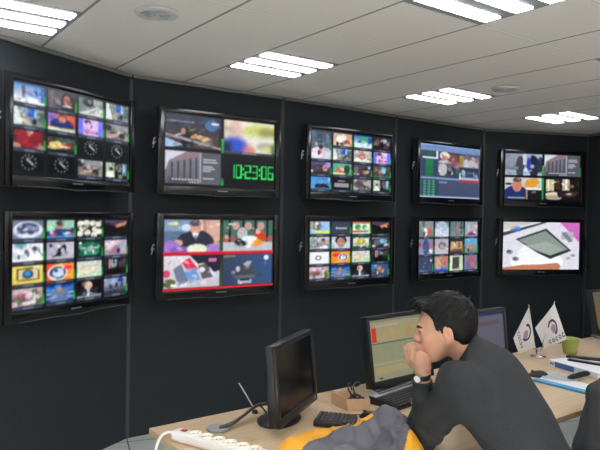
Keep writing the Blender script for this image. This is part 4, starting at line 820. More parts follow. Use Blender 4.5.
# booklet with a blue lower band
a = Vector((1.285, 3.385, 0)); b = Vector((1.475, 3.125, 0)); d = b-a
t = thing('booklet', 'white booklet with a bright blue band along its edge', 'booklet', (a.x, a.y, DZ), math.atan2(d.y, d.x))
L_ = d.length+.02
bm = BM(); box(bm, (0, 0, 0), (L_, .17, .010), .001); obj('pages', bm, MT['paper'], t, False)
bm = BM(); box(bm, (-.001, -.002, 0), (L_+.001, .045, .0112), .001); obj('blue_band', bm, MT['cyan'], t, False)
t = thing('paper_sheet', 'loose white sheet of paper beside the blue-banded booklet', 'paper', (1.455, 3.44, DZ), R(-28))
bm = BM(); g = [[bm.verts.new((-.09+.018*i, -.07+.014*j, .0125+.010*math.exp(-((i-2)**2+(j-8)**2)/9))) for i in range(11)] for j in range(11)]
for j in range(10):
    for i in range(10): bm.faces.new((g[j][i], g[j][i+1], g[j+1][i+1], g[j+1][i]))
bmesh.ops.solidify(bm, geom=bm.faces[:], thickness=.0008); obj('page', bm, MT['paper'], t)
t = thing('black_pen', 'thick black pen lying on the papers by the right photo edge', 'pen', (1.462, 3.365, DZ+.0285), math.atan2(.13, .21))
bm = BM(); lathe(bm, [(.002, 0), (.008, .012), (.0135, .045), (.0145, .10), (.0135, .17), (.010, .19), (.002, .195)], 20)
bmesh.ops.rotate(bm, verts=bm.verts, cent=(0, 0, 0), matrix=Matrix.Rotation(R(90), 3, 'Y')); obj('barrel', bm, MT['mblack'], t)
bm = BM(); box(bm, (.10, -.004, .013), (.18, .004, .017), .001); obj('clip', bm, MT['sblack'], t)

# ------------------------------------------------------------------ jacket lying on the desk
def pip(x, y, P):
    ins = False
    for q in range(len(P)):
        (xa, ya), (xb, yb) = P[q], P[q-1]
        if (ya > y) != (yb > y) and x < (xb-xa)*(y-ya)/(yb-ya)+xa: ins = not ins
    return ins
def pdist(x, y, P):
    m = 9
    for q in range(len(P)):
        (xa, ya), (xb, yb) = P[q-1], P[q]; dx, dy = xb-xa, yb-ya
        t_ = max(0, min(1, ((x-xa)*dx+(y-ya)*dy)/(dx*dx+dy*dy))); m = min(m, math.hypot(x-xa-t_*dx, y-ya-t_*dy))
    return m
#JACKET_PARAMS
OUT = [(-.205, 2.08), (-.165, 2.175), (-.085, 2.18), (-.075, 2.28), (-.04, 2.40), (.03, 2.485), (.11, 2.525), (.19, 2.535), (.25, 2.565), (.31, 2.635), (.38, 2.67), (.435, 2.64), (.485, 2.56), (.468, 2.48), (.425, 2.42), (.452, 2.34), (.478, 2.29), (.455, 2.25), (.30, 2.13), (.15, 2.02), (-.02, 1.90), (-.10, 1.95)]
YEL1 = [(-.30, 2.05), (-.25, 2.30), (-.10, 2.42), (.0, 2.52), (.10, 2.58), (.19, 2.58), (.30, 2.60), (.315, 2.535), (.255, 2.475), (.19, 2.425), (.13, 2.38), (.085, 2.335), (.045, 2.27), (.012, 2.20), (-.02, 2.08), (-.10, 2.0)]
YEL2 = [(.33, 2.05), (.355, 2.13), (.38, 2.20), (.405, 2.26), (.435, 2.315), (.462, 2.37), (.52, 2.385), (.53, 2.20), (.44, 2.05)]
def jh(x, y):
    dd = pdist(x, y, OUT)
    if not pip(x, y, OUT): return 0
    H = .036+.036*math.exp(-((x-.37)**2/.012+(y-2.55)**2/.020))+.034*math.exp(-((x-.445)**2/.004+(y-2.50)**2/.006))+.060*math.exp(-((x-.40)**2/.006+(y-2.31)**2/.008))+.022*math.exp(-((x-.22)**2+(y-2.22)**2)/.02)+.022*math.exp(-((x+.05)**2+(y-2.30)**2)/.01)
    f = .013*math.sin(24*(x*.8-y*.5)+2.0*math.sin(6*y))+.010*math.sin(31*(x*.35+y*.9)+1.5*math.sin(9*x))+.005*(1-abs(math.sin(33*(x-y*.35)+2.5*math.sin(7*(x+y)))))**2*2
    f += .007*(abs(math.sin(26*(x*.5+y*.75)+2.2*math.sin(8*x+3*y)))**.6-.6)+.005*(abs(math.sin(40*(x*.9-y*.3)+1.8*math.sin(10*y)))**.7-.6)
    sm = min(1, max(0, (x+.02)/.22)); f *= .25+.75*sm*sm*(3-2*sm)
    e = min(1, dd/.055); e = math.sqrt(max(0, 1-(1-e)**2))
    return max(.004, e*(H+f*(.5+.5*e)))
jk = thing('jacket', 'grey jacket with yellow panels heaped on the desk by the man\'s elbow', 'jacket', (.12, 2.3, DZ))
st = .0046; nx = 158; ny = 188; X0, Y0 = -.22, 1.88
hh = {}
for i in range(nx):
    for j in range(ny):
        x, y = X0+st*i, Y0+st*j; h = jh(x, y)
        if h: hh[i, j] = h
def cloth(sel, name, m):
    bm = BM(); top = {}; bot = {}
    fs = [(i, j) for (i, j) in hh if all(k in hh for k in ((i+1, j), (i, j+1), (i+1, j+1))) and sel(X0+st*(i+.5), Y0+st*(j+.5))]
    S = set(fs)
    def tv_(D, i, j, z):
        if (i, j) not in D: D[i, j] = bm.verts.new((X0+st*i-.12, Y0+st*j-2.3, z))
        return D[i, j]
    for i, j in fs:
        c = ((i, j), (i+1, j), (i+1, j+1), (i, j+1))
        bm.faces.new([tv_(top, *k, hh[k]) for k in c]); bm.faces.new([tv_(bot, *k, .0005) for k in c][::-1])
        for (a_, b_), nb in zip(((c[0], c[1]), (c[1], c[2]), (c[2], c[3]), (c[3], c[0])), ((i, j-1), (i+1, j), (i, j+1), (i-1, j))):
            if nb not in S: bm.faces.new((tv_(top, *b_, hh[b_]), tv_(top, *a_, hh[a_]), tv_(bot, *a_, .0005), tv_(bot, *b_, .0005)))
    return obj(name, bm, m, jk, True, 70)
isy1 = lambda x, y: pip(x, y, YEL1); isy2 = lambda x, y: pip(x, y, YEL2)
cloth(lambda x, y: not isy1(x, y) and not isy2(x, y), 'grey_body', MT['jgrey'])
cloth(isy1, 'yellow_panel', MT['jyel']); cloth(isy2, 'yellow_panel', MT['jyel'])

# ------------------------------------------------------------------ seated man: smooth blended volumes turned into one surface
class Field:
    def __init__(s, lo, hi, h):
        s.lo = np.array(lo, float); s.h = h; s.n = np.ceil((np.array(hi)-s.lo)/h).astype(int)+1
        s.d = np.full(s.n, .5, np.float32)
    def region(s, lo, hi):
        i0 = np.clip(np.floor((np.array(lo)-s.lo)/s.h).astype(int), 0, s.n-1); i1 = np.clip(np.ceil((np.array(hi)-s.lo)/s.h).astype(int)+1, 1, s.n)
        ax = [s.lo[k]+s.h*np.arange(i0[k], i1[k]) for k in range(3)]
        return tuple(slice(i0[k], i1[k]) for k in range(3)), np.stack(np.meshgrid(*ax, indexing='ij'), -1).astype(np.float32)
    def put(s, f, lo, hi, k, op='add'):
        sl, P = s.region(np.array(lo)-k-.03, np.array(hi)+k+.03)
        if 0 in P.shape: return
        a, b = s.d[sl], f(P).astype(np.float32)
        if op == 'sub': a, b = -a, b
        if k > 0:
            h = np.clip(k-np.abs(a-b), 0, None)/k; r = np.minimum(a, b)-h*h*k*.25
        else: r = np.minimum(a, b)
        s.d[sl] = -r if op == 'sub' else r
    def cap(s, p0, p1, r0, r1=None, k=.02, op='add'):
        p0, p1 = np.array(p0, float), np.array(p1, float); r1 = r0 if r1 is None else r1; ba = p1-p0; L2 = max(ba@ba, 1e-9); m = max(r0, r1)
        def f(P):
            pa = P-p0; t = np.clip(pa@ba/L2, 0, 1)
            return np.linalg.norm(pa-t[..., None]*ba, axis=-1)-(r0+(r1-r0)*t)
        s.put(f, np.minimum(p0, p1)-m, np.maximum(p0, p1)+m, k, op)
    def ell(s, c, r, M=None, k=.02, op='add'):
        c, r = np.array(c, float), np.array(r, float); M = np.eye(3) if M is None else M; m = r.max()
        def f(P):
            q = (P-c) @ M
            k0 = np.linalg.norm(q/r, axis=-1); k1 = np.linalg.norm(q/(r*r), axis=-1)+1e-9
            return k0*(k0-1)/k1
        s.put(f, c-m, c+m, k, op)
    def mesh(s, iso=0.0, smooth=1):
        S = s.d < iso; n = s.n
        c = np.zeros(n-1, np.int8)
        for dx in (0, 1):
            for dy in (0, 1):
                for dz in (0, 1): c += S[dx:n[0]-1+dx, dy:n[1]-1+dy, dz:n[2]-1+dz]
        act = np.argwhere((c > 0) & (c < 8)); idm = -np.ones(n-1, np.int32); idm[tuple(act.T)] = np.arange(len(act))
        acc = np.zeros((len(act), 3)); cnt = np.zeros(len(act))
        for ax in range(3):
            o1, o2 = [k for k in range(3) if k != ax]
            for a in (0, 1):
                for b in (0, 1):
                    p = act.copy(); p[:, o1] += a; p[:, o2] += b; q = p.copy(); q[:, ax] += 1
                    v0, v1 = s.d[tuple(p.T)]-iso, s.d[tuple(q.T)]-iso
                    m = (v0 < 0) != (v1 < 0); t = np.where(m, v0/np.where(m, v0-v1, 1), 0)
                    pos = p.astype(float); pos[:, ax] += t
                    acc[m] += pos[m]; cnt[m] += 1
        co = acc/cnt[:, None]; quads = []
        for ax in range(3):
            o1, o2 = (ax+1) % 3, (ax+2) % 3
            sl0 = [slice(None)]*3; sl1 = [slice(None)]*3; sl0[ax] = slice(0, -1); sl1[ax] = slice(1, None)
            A, B = S[tuple(sl0)], S[tuple(sl1)]; e = np.argwhere(A != B)
            ok = (e[:, o1] > 0) & (e[:, o2] > 0) & (e[:, o1] < n[o1]-1) & (e[:, o2] < n[o2]-1); e = e[ok]
            flip = ~A[tuple(e.T)]
            def cell(a, b):
                p = e.copy(); p[:, o1] -= a; p[:, o2] -= b; return idm[tuple(p.T)]
            q = np.stack([cell(1, 1), cell(0, 1), cell(0, 0), cell(1, 0)], -1)
            q[flip] = q[flip][:, ::-1]; quads.append(q)
        Q = np.concatenate(quads); co = s.lo+co*s.h
        for _ in range(smooth):
            acc = np.zeros_like(co); cnt = np.zeros(len(co))
            for a, b in ((0, 1), (1, 2), (2, 3), (3, 0)):
                np.add.at(acc, Q[:, a], co[Q[:, b]]); np.add.at(cnt, Q[:, a], 1)
                np.add.at(acc, Q[:, b], co[Q[:, a]]); np.add.at(cnt, Q[:, b], 1)
            co = co*.4+.6*acc/np.maximum(cnt, 1)[:, None]
        return co, Q
def sdf_obj(name, F, m, parent, off, smooth=1, colf=None):
    co, Q = F.mesh(0, smooth)
    me = bpy.data.meshes.new(name); me.from_pydata((co-np.array(off)).tolist(), [], Q.tolist()); me.validate(); me.materials.append(m)
    me.polygons.foreach_set('use_smooth', [True]*len(me.polygons))
    if colf is not None:
        a = me.color_attributes.new('Col', 'FLOAT_COLOR', 'POINT'); c = colf(co)
        a.data.foreach_set('color', np.concatenate([c, np.ones((len(c), 1))], -1).astype(np.float32).ravel())
    return link(name, me, parent)
PB = (.80, 2.18, 0)
man = thing('person', 'man with short black hair in a charcoal jumper, chin on his left fist', 'person', PB)
# pose
nF = lambda v: np.array(v, float)/np.linalg.norm(v)
DP = np.array([.015, .07, -.008])
HC = np.array([.535, 2.262, 1.250])+DP
yaw, pit = R(165), R(-9)
hF = np.array([math.cos(yaw)*math.cos(pit), math.sin(yaw)*math.cos(pit), math.sin(pit)]); hL = nF(np.cross([0, 0, 1], hF)); hU = np.cross(hF, hL)
HM = np.stack([hF, hL, hU], -1)                 # columns: forward, left, up
def H(f, l, u): return HC+f*hF+l*hL+u*hU
SL, SR = np.array([.570, 2.150, 1.065]), np.array([.755, 2.485, 1.072])
EL, WL = np.array([.483, 2.395, .803]), np.array([.4690, 2.338, 1.046])
ER, WR = np.array([.73, 2.70, .815]), np.array([.640, 2.83, .800])
NB = np.array([.672, 2.316, 1.125]); PV = np.array([.975, 2.16, .56])
ax_ = nF(NB-PV); lat = nF(np.array([-.5, -.866, 0])); lat = nF(lat-(lat@ax_)*ax_); dep = np.cross(lat, ax_)
if dep[0] < 0: dep = -dep                       # towards the back
TM = np.stack([lat, dep, ax_], -1)
def S(t): return NB+(PV-NB)*t
KL, KR = np.array([.56, 2.17, .52]), np.array([.64, 2.50, .52])
AL, AR = np.array([.60, 2.18, .09]), np.array([.66, 2.50, .09])
def torso(F, g, k=.05):
    F.cap(SL, SR, .058+g, k=k)
    F.ell(S(.15)+dep*.006, (.155+g, .098+g, .13+g), TM, k)
    F.ell(S(.40), (.165+g, .118+g, .20+g), TM, k)
    F.ell(S(.72), (.150+g, .112+g, .18+g), TM, k)
    F.ell(S(1.0), (.165+g, .125+g, .14+g), TM, k)
def arms(F, g, k=.03, wl=1.0, wr=1.0):
    F.cap(SL, EL, .052+g, .041+g, k); F.cap(EL, EL+(WL-EL)*wl, .039+g*.7, .026+g*.7, k)
    F.cap(SR, ER, .052+g, .041+g, k); F.cap(ER, ER+(WR-ER)*wr, .041+g, .027+g*.9, k)
def legs(F, g, k=.04):
    for s, K, A in ((1, KL, AL), (-1, KR, AR)):
        F.cap(PV+lat*s*.09+np.array([0, 0, -.03]), K, .080+g, .055+g, k); F.cap(K, A, .053+g, .036+g, k)
def finger(F, pts, rr, k=.004):
    for a, b, r0, r1 in zip(pts, pts[1:], rr, rr[1:]): F.cap(a, b, r0, r1, k)
# ---- one continuous body
B = Field((.33, 1.93, .02), (1.16, 2.95, 1.40), .0037)
torso(B, -.004); arms(B, -.004); legs(B, -.006)
for A, K in ((AL, KL), (AR, KR)): B.cap(A+np.array([.02, 0, -.03]), A+np.array([-.15, .03, -.045]), .032, .028, .02)
B.cap(NB+np.array([.0, 0, -.03]), H(-.030, 0, -.055), .058, .053, .03)
B.ell(H(-.006, 0, .012), (.098, .077, .096), HM, .02)
B.ell(H(.040, 0, -.045), (.060, .060, .080), HM, .025)
B.cap(H(.000, .056, -.050), H(.055, .022, -.108), .020, .016, .03); B.cap(H(.000, -.056, -.050), H(.055, -.022, -.108), .020, .016, .03)
B.ell(H(.072, 0, -.110), (.022, .026, .018), HM, .02)
for s in (-1, 1):
    B.ell(H(.060, s*.042, -.034), (.026, .020, .020), HM, .02)
    B.ell(H(.099, s*.031, -.011), (.012, .015, .008), HM, .012, 'sub')
    B.ell(H(.078, s*.031, -.012), (.015, .017, .013), HM, .004)
    # ear
    eM = HM @ np.array([[.97, 0, .24], [0, 1, 0], [-.24, 0, .97]])
    B.ell(H(-.012, s*.080, -.022), (.017, .0075, .031), eM, .008)
    B.ell(H(-.008, s*.088, -.020), (.009, .007, .018), eM, .004, 'sub')
    B.ell(H(-.006, s*.080, -.048), (.009, .006, .010), HM, .006)
B.cap(H(.090, -.026, .006), H(.090, .026, .006), .010, k=.02)
B.cap(H(.094, 0, .000), H(.112, 0, -.036), .0075, .0105, .014)
B.ell(H(.113, 0, -.040), (.011, .0115, .010), HM, .008)
for s in (-1, 1): B.ell(H(.103, s*.012, -.043), (.011, .008, .0085), HM, .006)
B.ell(H(.0965, 0, -.0705), (.011, .023, .0062), HM, .006); B.ell(H(.0945, 0, -.0830), (.011, .020, .0072), HM, .006)
# left hand: loose fist against the mouth
def W(px, py, Y):
    Y = Y+DP[1]; return np.array([(px-300)/623.86*Y-.0, Y, 1.65-((py-213.9-.0168*(px-300))/623.86)*Y])
PALM = [W(427.5, 372, 2.268), W(421, 360, 2.262)]
B.cap(EL+(WL-EL)*.8, W(427, 371, 2.268), .027, .0265, .02)
B.ell(W(422.5, 355.5, 2.274), (.019, .032, .022), None, .008); B.cap(W(424.5, 361, 2.243), W(420, 353, 2.243), .014, .012, .012)
B.ell(W(422.5, 363, 2.270), (.030, .036, .036), np.stack([nF([.75, -.1, -.6]), nF([0, 1, 0]), nF([.6, 0, .75])], -1), .02)
fing = [([W(414.5, 358, 2.236), W(415.5, 347, 2.232), W(423.0, 347.5, 2.246), W(426.5, 352, 2.254)], (.0105, .0100, .0088, .0078)),
        ([W(412.5, 359, 2.262), W(411.8, 346, 2.260), W(419.0, 344.5, 2.266), W(424.0, 349, 2.272)], (.0105, .0102, .0090, .0078)),
        ([W(411.0, 361, 2.284), W(408.2, 348, 2.284), W(415.0, 345.5, 2.288), W(421.0, 350, 2.292)], (.0102, .0098, .0086, .0074)),
        ([W(412.0, 364, 2.304), W(408.0, 353, 2.305), W(413.5, 350, 2.306), W(418.5, 353.5, 2.306)], (.0092, .0086, .0076, .0068))]
for p_, r_ in fing:
    B.cap(W(423, 367, 2.268), p_[0], .016, r_[0], .012); finger(B, p_, r_)
thumb = [W(430, 368, 2.246), W(430.5, 362, 2.236), W(427.5, 356.5, 2.232), W(424.3, 352.8, 2.234)]
finger(B, thumb, (.0165, .0125, .0105, .0085), .006)
# right hand resting on the desk by the keyboard
B.ell(WR+(WR-ER)*.38+np.array([0, 0, -.006]), (.045, .038, .016), np.stack([nF(WR-ER), nF(np.cross([0, 0, 1], WR-ER)), np.array([0, 0, 1.])], -1), .02)
rf = nF(WR-ER); rl = nF(np.cross([0, 0, 1], rf)); rb = WR+rf*.095+np.array([0, 0, -.008])
for k, L_ in enumerate((.066, .074, .068, .052)):
    b0 = rb+rl*(.030-.020*k); finger(B, [b0-rf*.02, b0+rf*L_*.5+np.array([0, 0, .006]), b0+rf*L_*.8-np.array([0, 0, .004]), b0+rf*L_-np.array([0, 0, .012])], (.0095, .009, .008, .007))
b0 = WR+rf*.045+rl*.034+np.array([0, 0, -.006]); finger(B, [b0, b0+rl*.022+rf*.020, b0+rl*.030+rf*.050], (.012, .010, .008))
lipc = H(.102, 0, -.077)
def skincol(co):
    base = np.array([.64, .355, .245]); c = np.tile(base, (len(co), 1))
    q = (co-HC) @ HM
    lip = np.exp(-(((q[:, 0]-.104)/.012)**2+(q[:, 1]/.024)**2+((q[:, 2]+.077)/.010)**2)); c += lip[:, None]*(np.array([.52, .22, .19])-base)
    ck = np.exp(-(((q[:, 1]-.055)/.03)**2+((q[:, 0]-.06)/.03)**2+((q[:, 2]+.045)/.03)**2)); c += ck[:, None]*np.array([.05, -.01, -.01])
    er = np.exp(-(((q[:, 0]+.012)/.03)**2+((np.abs(q[:, 1])-.085)/.02)**2+((q[:, 2]+.022)/.04)**2)); c += er[:, None]*np.array([.04, -.03, -.02])
    for p_ in [thumb[-1]+np.array([.0, -.008, .0])]+[f[0][-1] for f in fing]:
        g = np.exp(-(np.linalg.norm(co-p_, axis=1)/.007)**2); c += g[:, None]*np.array([.08, .06, .05])
    return np.clip(c, 0, 1)
sdf_obj('body', B, MT['skin'], man, PB, 1, skincol)
# ---- face details
for s in (-1, 1):
    bm = BM(); bmesh.ops.create_uvsphere(bm, u_segments=20, v_segments=14, radius=.0118, matrix=Matrix.Translation(Vector(H(.0825, s*.0315, -.0125)-np.array(PB))))
    e = obj('eye', bm, MT['eye'], man)
    bm = BM(); bmesh.ops.create_uvsphere(bm, u_segments=16, v_segments=10, radius=.0062, matrix=Matrix.Translation(Vector(H(.0897, s*.0325, -.0145)-np.array(PB))))
    obj('iris', bm, MT['iris'], e)
    bm = BM(); tube(bm, [H(.0985, s*.012, .0035)-np.array(PB), H(.0965, s*.028, .009)-np.array(PB), H(.083, s*.046, .006)-np.array(PB)], [.0036, .0062, .0060, .003], 8, 6, 1); obj('eyebrow', bm, MT['brow'], man)
    bm = BM(); tube(bm, [H(.0945, s*.019, -.0095)-np.array(PB), H(.0962, s*.030, -.0065)-np.array(PB), H(.088, s*.0435, -.0105)-np.array(PB)], .0026, 6, 6); obj('eyelash', bm, MT['brow'], man)
# ---- hair
Fh = Field(HC-.17, HC+.17, .0028)
Fh.ell(H(-.012, 0, .026), (.108, .0845, .098), HM, .01)
Fh.ell(H(-.05, 0, -.005), (.066, .076, .085), HM, .02)
rng = np.random.RandomState(3)
def fmax(u): return np.interp(u, [-.12, -.092, -.075, -.052, -.046, -.02, .002, .02, .036, .050, .060, .068, .09, .13], [-.11, -.070, -.058, -.040, -.024, -.004, .016, .026, .038, .048, .058, .082, .112, .13])
sl, P = Fh.region(HC-.2, HC+.2); q = (P-HC) @ HM
cut = (q[..., 0]-fmax(q[..., 2]))*.8
Fh.d = np.maximum(Fh.d, cut.astype(np.float32)); Fh.d = np.maximum(Fh.d, (-.088-q[..., 2]).astype(np.float32)*.8)
for s in (-1, 1): Fh.ell(H(-.010, s*.088, -.024), (.024, .022, .036), HM, .006, 'sub')
for k in range(900):
    th, ph = rng.uniform(-math.pi, math.pi), rng.uniform(-.75, 1.5)
    n_ = np.array([math.cos(ph)*math.cos(th), math.cos(ph)*math.sin(th), math.sin(ph)])
    p_ = np.array([-.012, 0, .026])+n_*np.array([.106, .083, .097])
    if p_[0] > fmax(p_[2])-.012 or p_[2] < -.075: continue
    if abs(p_[1]) > .06 and -.055 < p_[2] < .02 and -.045 < p_[0] < .03: continue
    d_ = np.array([.75, .15*np.sign(p_[1]), -.55]) if p_[2] > .03 else np.array([-.25, 0, -1.])
    d_ = d_-(d_@n_)*n_*.92+rng.normal(0, .15, 3); L_ = rng.uniform(.018, .034)
    e_ = p_+nF(d_)*L_-n_*.001
    if e_[0] > fmax(e_[2])+.002: continue
    Fh.cap(H(*p_), H(*e_), .0046, .0012, .003)
for k in range(46):      # fringe swept forward
    l = rng.uniform(-.06, .062); a0 = np.array([.045+rng.uniform(-.02, .01), l, .104-abs(l)*.5]); tip = np.array([.126-abs(l)*.62+rng.uniform(-.012, .010), l*1.04, 0.086+rng.uniform(-.010, .010)-abs(l)*.25])
    mid = (a0+tip)/2+np.array([.006, 0, .010]); Fh.cap(H(*a0), H(*mid), .0085, .0065, .005); Fh.cap(H(*mid), H(*tip), .0065, .0016, .005)
for k in range(16):      # sideburn and temple locks
    for s in (-1, 1):
        f0 = rng.uniform(-.002, .035); Fh.cap(H(f0, s*.071, .045), H(f0+rng.uniform(-.006, .004), s*.0785-s*max(0, f0-.02)*.25, rng.uniform(-.022, .006)+f0*.5), .006, .002, .004)
sdf_obj('hair', Fh, MT['hair'], man, PB, 0)
# ---- jumper
J = Field((.33, 1.90, .50), (1.20, 2.90, 1.26), .0052)
torso(J, .016, .06); arms(J, .013, .025, .98, .9); J.cap((.645, 2.275, 1.125), (.548, 2.195, 1.088), .048, .045, .05)
J.cap(SL, EL, .066, .056, .04); J.cap(SL+np.array([.03, .0, -.05]), S(.55)+lat*.08, .07, .09, .05)
J.cap(NB+np.array([.0, 0, -.02]), NB+(H(-.030, 0, -.055)-NB)*.66, .080, .068, .03)
sl, P = J.region((0, 0, 0), (3, 4, 3))
fold = .0035*np.sin(70*(P[..., 2]*.9+P[..., 0]*.5)+3*np.sin(18*P[..., 1]))+.003*np.sin(52*(P[..., 0]-P[..., 2]*.3+P[..., 1]*.6)+2*np.sin(23*P[..., 2]))
wt = np.exp(-(np.linalg.norm(P-EL, axis=-1)/.16)**2)+.25
J.d += (fold*np.minimum(wt, 1)).astype(np.float32)
nd = nF(nF(H(-.030, 0, -.055)-NB)+.25*hF); npt = NB+(H(-.030, 0, -.055)-NB)*.62
near = np.linalg.norm(P-npt, axis=-1) < .16
J.d = np.where(near, np.maximum(J.d, ((P-npt) @ nd).astype(np.float32)), J.d)
wn = nF(WL-EL); wp = EL+(WL-EL)*.945; nearw = (np.linalg.norm(P-wp, axis=-1) < .09)
J.d = np.where(nearw, np.maximum(J.d, ((P-wp) @ wn).astype(np.float32)), J.d)
J.d = np.maximum(J.d, (.585-P[..., 2]).astype(np.float32))
jo = sdf_obj('jumper', J, MT['sweater'], man, PB, 1)
bm = BM(); cc = npt-nd*.006; e1 = nF(np.cross(nd, [0, 1, 0])); e2 = np.cross(nd, e1)
tube(bm, [cc+.0625*(math.cos(a)*e1+math.sin(a)*e2)-np.array(PB) for a in [k*math.pi/16 for k in range(33)]], .0085, 8, 2); obj('collar', bm, MT['sweater'], jo)
bm = BM(); cc = wp-wn*.006; e1 = nF(np.cross(wn, [0, 1, 0])); e2 = np.cross(wn, e1)
tube(bm, [cc+.0345*(math.cos(a)*e1+math.sin(a)*e2)-np.array(PB) for a in [k*math.pi/12 for k in range(25)]], .005, 8, 2); obj('cuff', bm, MT['sweater'], jo)
# ---- trousers and shoes
Tn = Field((.42, 1.92, .08), (1.18, 2.66, .74), .008)
Tn.ell(S(1.0), (.178, .140, .15), TM, .05); legs(Tn, .014, .05)
sl, P = Tn.region((0, 0, 0), (3, 4, 3)); Tn.d = np.maximum(Tn.d, (P[..., 2]-.66).astype(np.float32)); Tn.d = np.maximum(Tn.d, (.105-P[..., 2]).astype(np.float32))
sdf_obj('trousers', Tn, MT['trouser'], man, PB, 1)
for A in (AL, AR):
    Fs = Field(A+np.array([-.25, -.12, -.10]), A+np.array([.12, .15, .07]), .005)
    Fs.cap(A+np.array([.03, -.005, -.035]), A+np.array([-.16, .032, -.052]), .050, .036, .03); Fs.cap(A+np.array([0, 0, .04]), A+np.array([.01, 0, -.03]), .046, .046, .03)
    sl, P = Fs.region(A-.4, A+.4); Fs.d = np.maximum(Fs.d, (.002-P[..., 2]).astype(np.float32)); Fs.d = np.maximum(Fs.d, (P[..., 2]-.115).astype(np.float32))
    sdf_obj('shoe', Fs, MT['shoe'], man, PB, 1)
# ---- wristwatch worn on the left wrist
wa = nF(WL-EL); wc = EL+(WL-EL)*1.02; out = nF(np.array([-.62, -.78, 0])-(np.array([-.62, -.78, 0])@wa)*wa); side = np.cross(wa, out)
def ringm(bm, r, w_, th, a0, a1, m=20):
    L0 = []
    for k in range(m+1):
        a = a0+(a1-a0)*k/m; u_ = math.cos(a)*out+math.sin(a)*side
        L0.append([bm.verts.new(Vector(wc+u_*rr+wa*ww-np.array(PB))) for rr, ww in ((r, -w_), (r+th, -w_), (r+th, w_), (r, w_))])
    for p_, q_ in zip(L0, L0[1:]):
        for k in range(4): bm.faces.new((p_[k], p_[(k+1) % 4], q_[(k+1) % 4], q_[k]))
    bm.faces.new(L0[0]); bm.faces.new(L0[-1][::-1])
bm = BM(); ringm(bm, .0285, .0095, .0035, .25, 2*math.pi-.25, 40); ws = obj('wristwatch', bm, MT['mblack'], man, True, 30)
bm = BM()
for k in range(5): ringm(bm, .0322, .0050, .0010, .75+.22*k, .75+.22*k+.12, 4)
obj('strap_link', bm, MT['silver'], ws)
bm = BM(); cyl(bm, wc+out*.026-np.array(PB), wc+out*.038-np.array(PB), .0175, .016, 28); obj('case', bm, MT['silver'], ws)
bm = BM(); cyl(bm, wc+out*.0380-np.array(PB), wc+out*.0386-np.array(PB), .0125, .0125, 28); obj('dial', bm, MT['paper'], ws)

# ------------------------------------------------------------------ chairs
def office_chair(label, loc, rz):
    # local: the sitter faces -y
    t = thing('office_chair', label, 'chair', loc, rz, 'office chairs at the desk')
    bm = BM(); box(bm, (-.24, -.24, .375), (.24, .24, .425), .024, 4); obj('seat', bm, MT['chairf'], t)
    bm = BM(); vs = box(bm, (-.21, .27, .60), (.21, .32, .95), .024, 4)
    for v in bm.verts: v.co.y += .5*v.co.x**2*-1+.06*(v.co.z-.6)
    obj('backrest', bm, MT['chairf'], t)
    bm = BM(); tube(bm, [(0, .10, .37), (0, .27, .40), (0, .335, .52), (0, .335, .75)], .018, 10); obj('back_bar', bm, MT['mblack'], t)
    bm = BM(); cyl(bm, (0, 0, .10), (0, 0, .38), .025, .03); obj('gas_column', bm, MT['mblack'], t)
    for k in range(5):
        a = k*2*math.pi/5+.3; bm = BM(); tube(bm, [(0, 0, .115), (.15*math.cos(a), .15*math.sin(a), .105), (.29*math.cos(a), .29*math.sin(a), .075)], .018, 8); lg = obj('base_leg', bm, MT['mblack'], t)
        bm = BM(); cyl(bm, (.29*math.cos(a)-.02*math.sin(a), .29*math.sin(a)+.02*math.cos(a), .028), (.29*math.cos(a)+.02*math.sin(a), .29*math.sin(a)-.02*math.cos(a), .028), .028); obj('caster', bm, MT['mblack'], lg)
    return t
office_chair('black fabric office chair the man sits on', (.975, 2.11, 0), R(150)-math.pi*1.5)

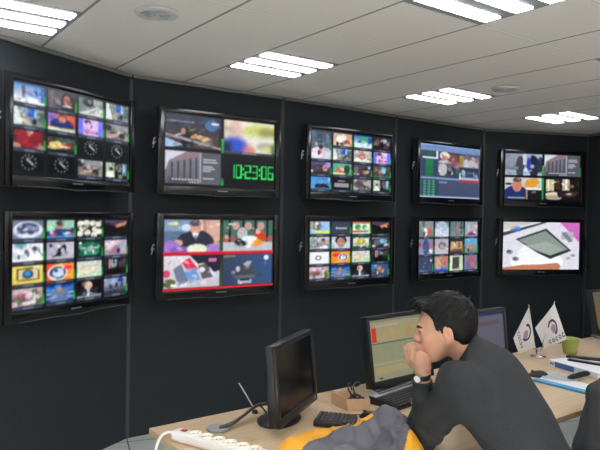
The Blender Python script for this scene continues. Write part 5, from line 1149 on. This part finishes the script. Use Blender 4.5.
office_chair('black office chair under the dark draped jacket at the right photo edge', (1.60, 2.50, 0), R(37)-math.pi)
Fj = Field((1.02, 2.2, .40), (1.80, 3.0, 1.12), .008)
for p0, p1, r0, r1 in (((1.42, 2.70, .985), (1.300, 2.615, .90), .055, .062), ((1.300, 2.615, .90), (1.280, 2.595, .80), .062, .068), ((1.280, 2.595, .80), (1.235, 2.565, .68), .068, .074), ((1.235, 2.565, .68), (1.21, 2.545, .48), .074, .066),
    ((1.42, 2.70, .985), (1.62, 2.86, 1.0), .055, .062), ((1.62, 2.86, .98), (1.66, 2.88, .6), .06, .07)): Fj.cap(p0, p1, r0, r1, .05)
dj = nF([.79, .61, 0]); nj = np.array([-.61, .79, 0.])
Fj.ell((1.48, 2.75, .78), (.19, .075, .24), np.stack([dj, nj, np.array([0, 0, 1.])], -1), .06)
sl, P = Fj.region((0, 0, 0), (3, 4, 3))
Fj.d += (.006*np.sin(38*(P[..., 2]*.5+P[..., 0])+3*np.sin(12*P[..., 2]))+.004*np.sin(60*(P[..., 1]-P[..., 2]*.6))).astype(np.float32)
dk2 = sdf_obj('dark_jacket', Fj, MT['jdark'], None, (1.4, 2.68, .4), 1); dk2.location = (1.4, 2.68, .4)
tag(dk2, 'dark grey jacket draped over a chair at the lower right photo edge', 'jacket')

# added area lights, aimed steeply at the floor so its bounce brightens the ceiling
for k, x in enumerate((2.2, -1.1)):
    l = bpy.data.lights.new('window_daylight', 'AREA'); l.shape = 'RECTANGLE'; l.size = 2.0; l.size_y = 1.1; l.energy = 190; l.color = (1, .96, .95); l.spread = R(80)
    o = bpy.data.objects.new('window_daylight', l); COL.objects.link(o); o.location = (x, -2.5, 1.62); o.rotation_euler = (R(42), 0, 0)
# ------------------------------------------------------------------ camera, world, view
cam = bpy.data.objects.new('camera', bpy.data.cameras.new('camera')); COL.objects.link(cam)
cam.data.sensor_width = 36; cam.data.lens = 36*623.86/600; cam.data.clip_start = .05
cam.matrix_world = Matrix.Translation((0, 0, 1.65)) @ Matrix.Rotation(R(90-1.015), 4, 'X') @ Matrix.Rotation(R(.9617), 4, 'Z')
SC.camera = cam
w = bpy.data.worlds.new('world'); SC.world = w; w.use_nodes = True
w.node_tree.nodes['Background'].inputs[0].default_value = (.5, .55, .6, 1); w.node_tree.nodes['Background'].inputs[1].default_value = .3
SC.view_settings.view_transform = 'Standard'; SC.view_settings.look = 'None'; SC.view_settings.exposure = 0; SC.view_settings.gamma = 1
SC.view_settings.use_curve_mapping = False
SC.cycles.use_denoising = True
SC.cycles.max_bounces = 8; SC.cycles.diffuse_bounces = 5; SC.cycles.caustics_reflective = False; SC.cycles.caustics_refractive = False
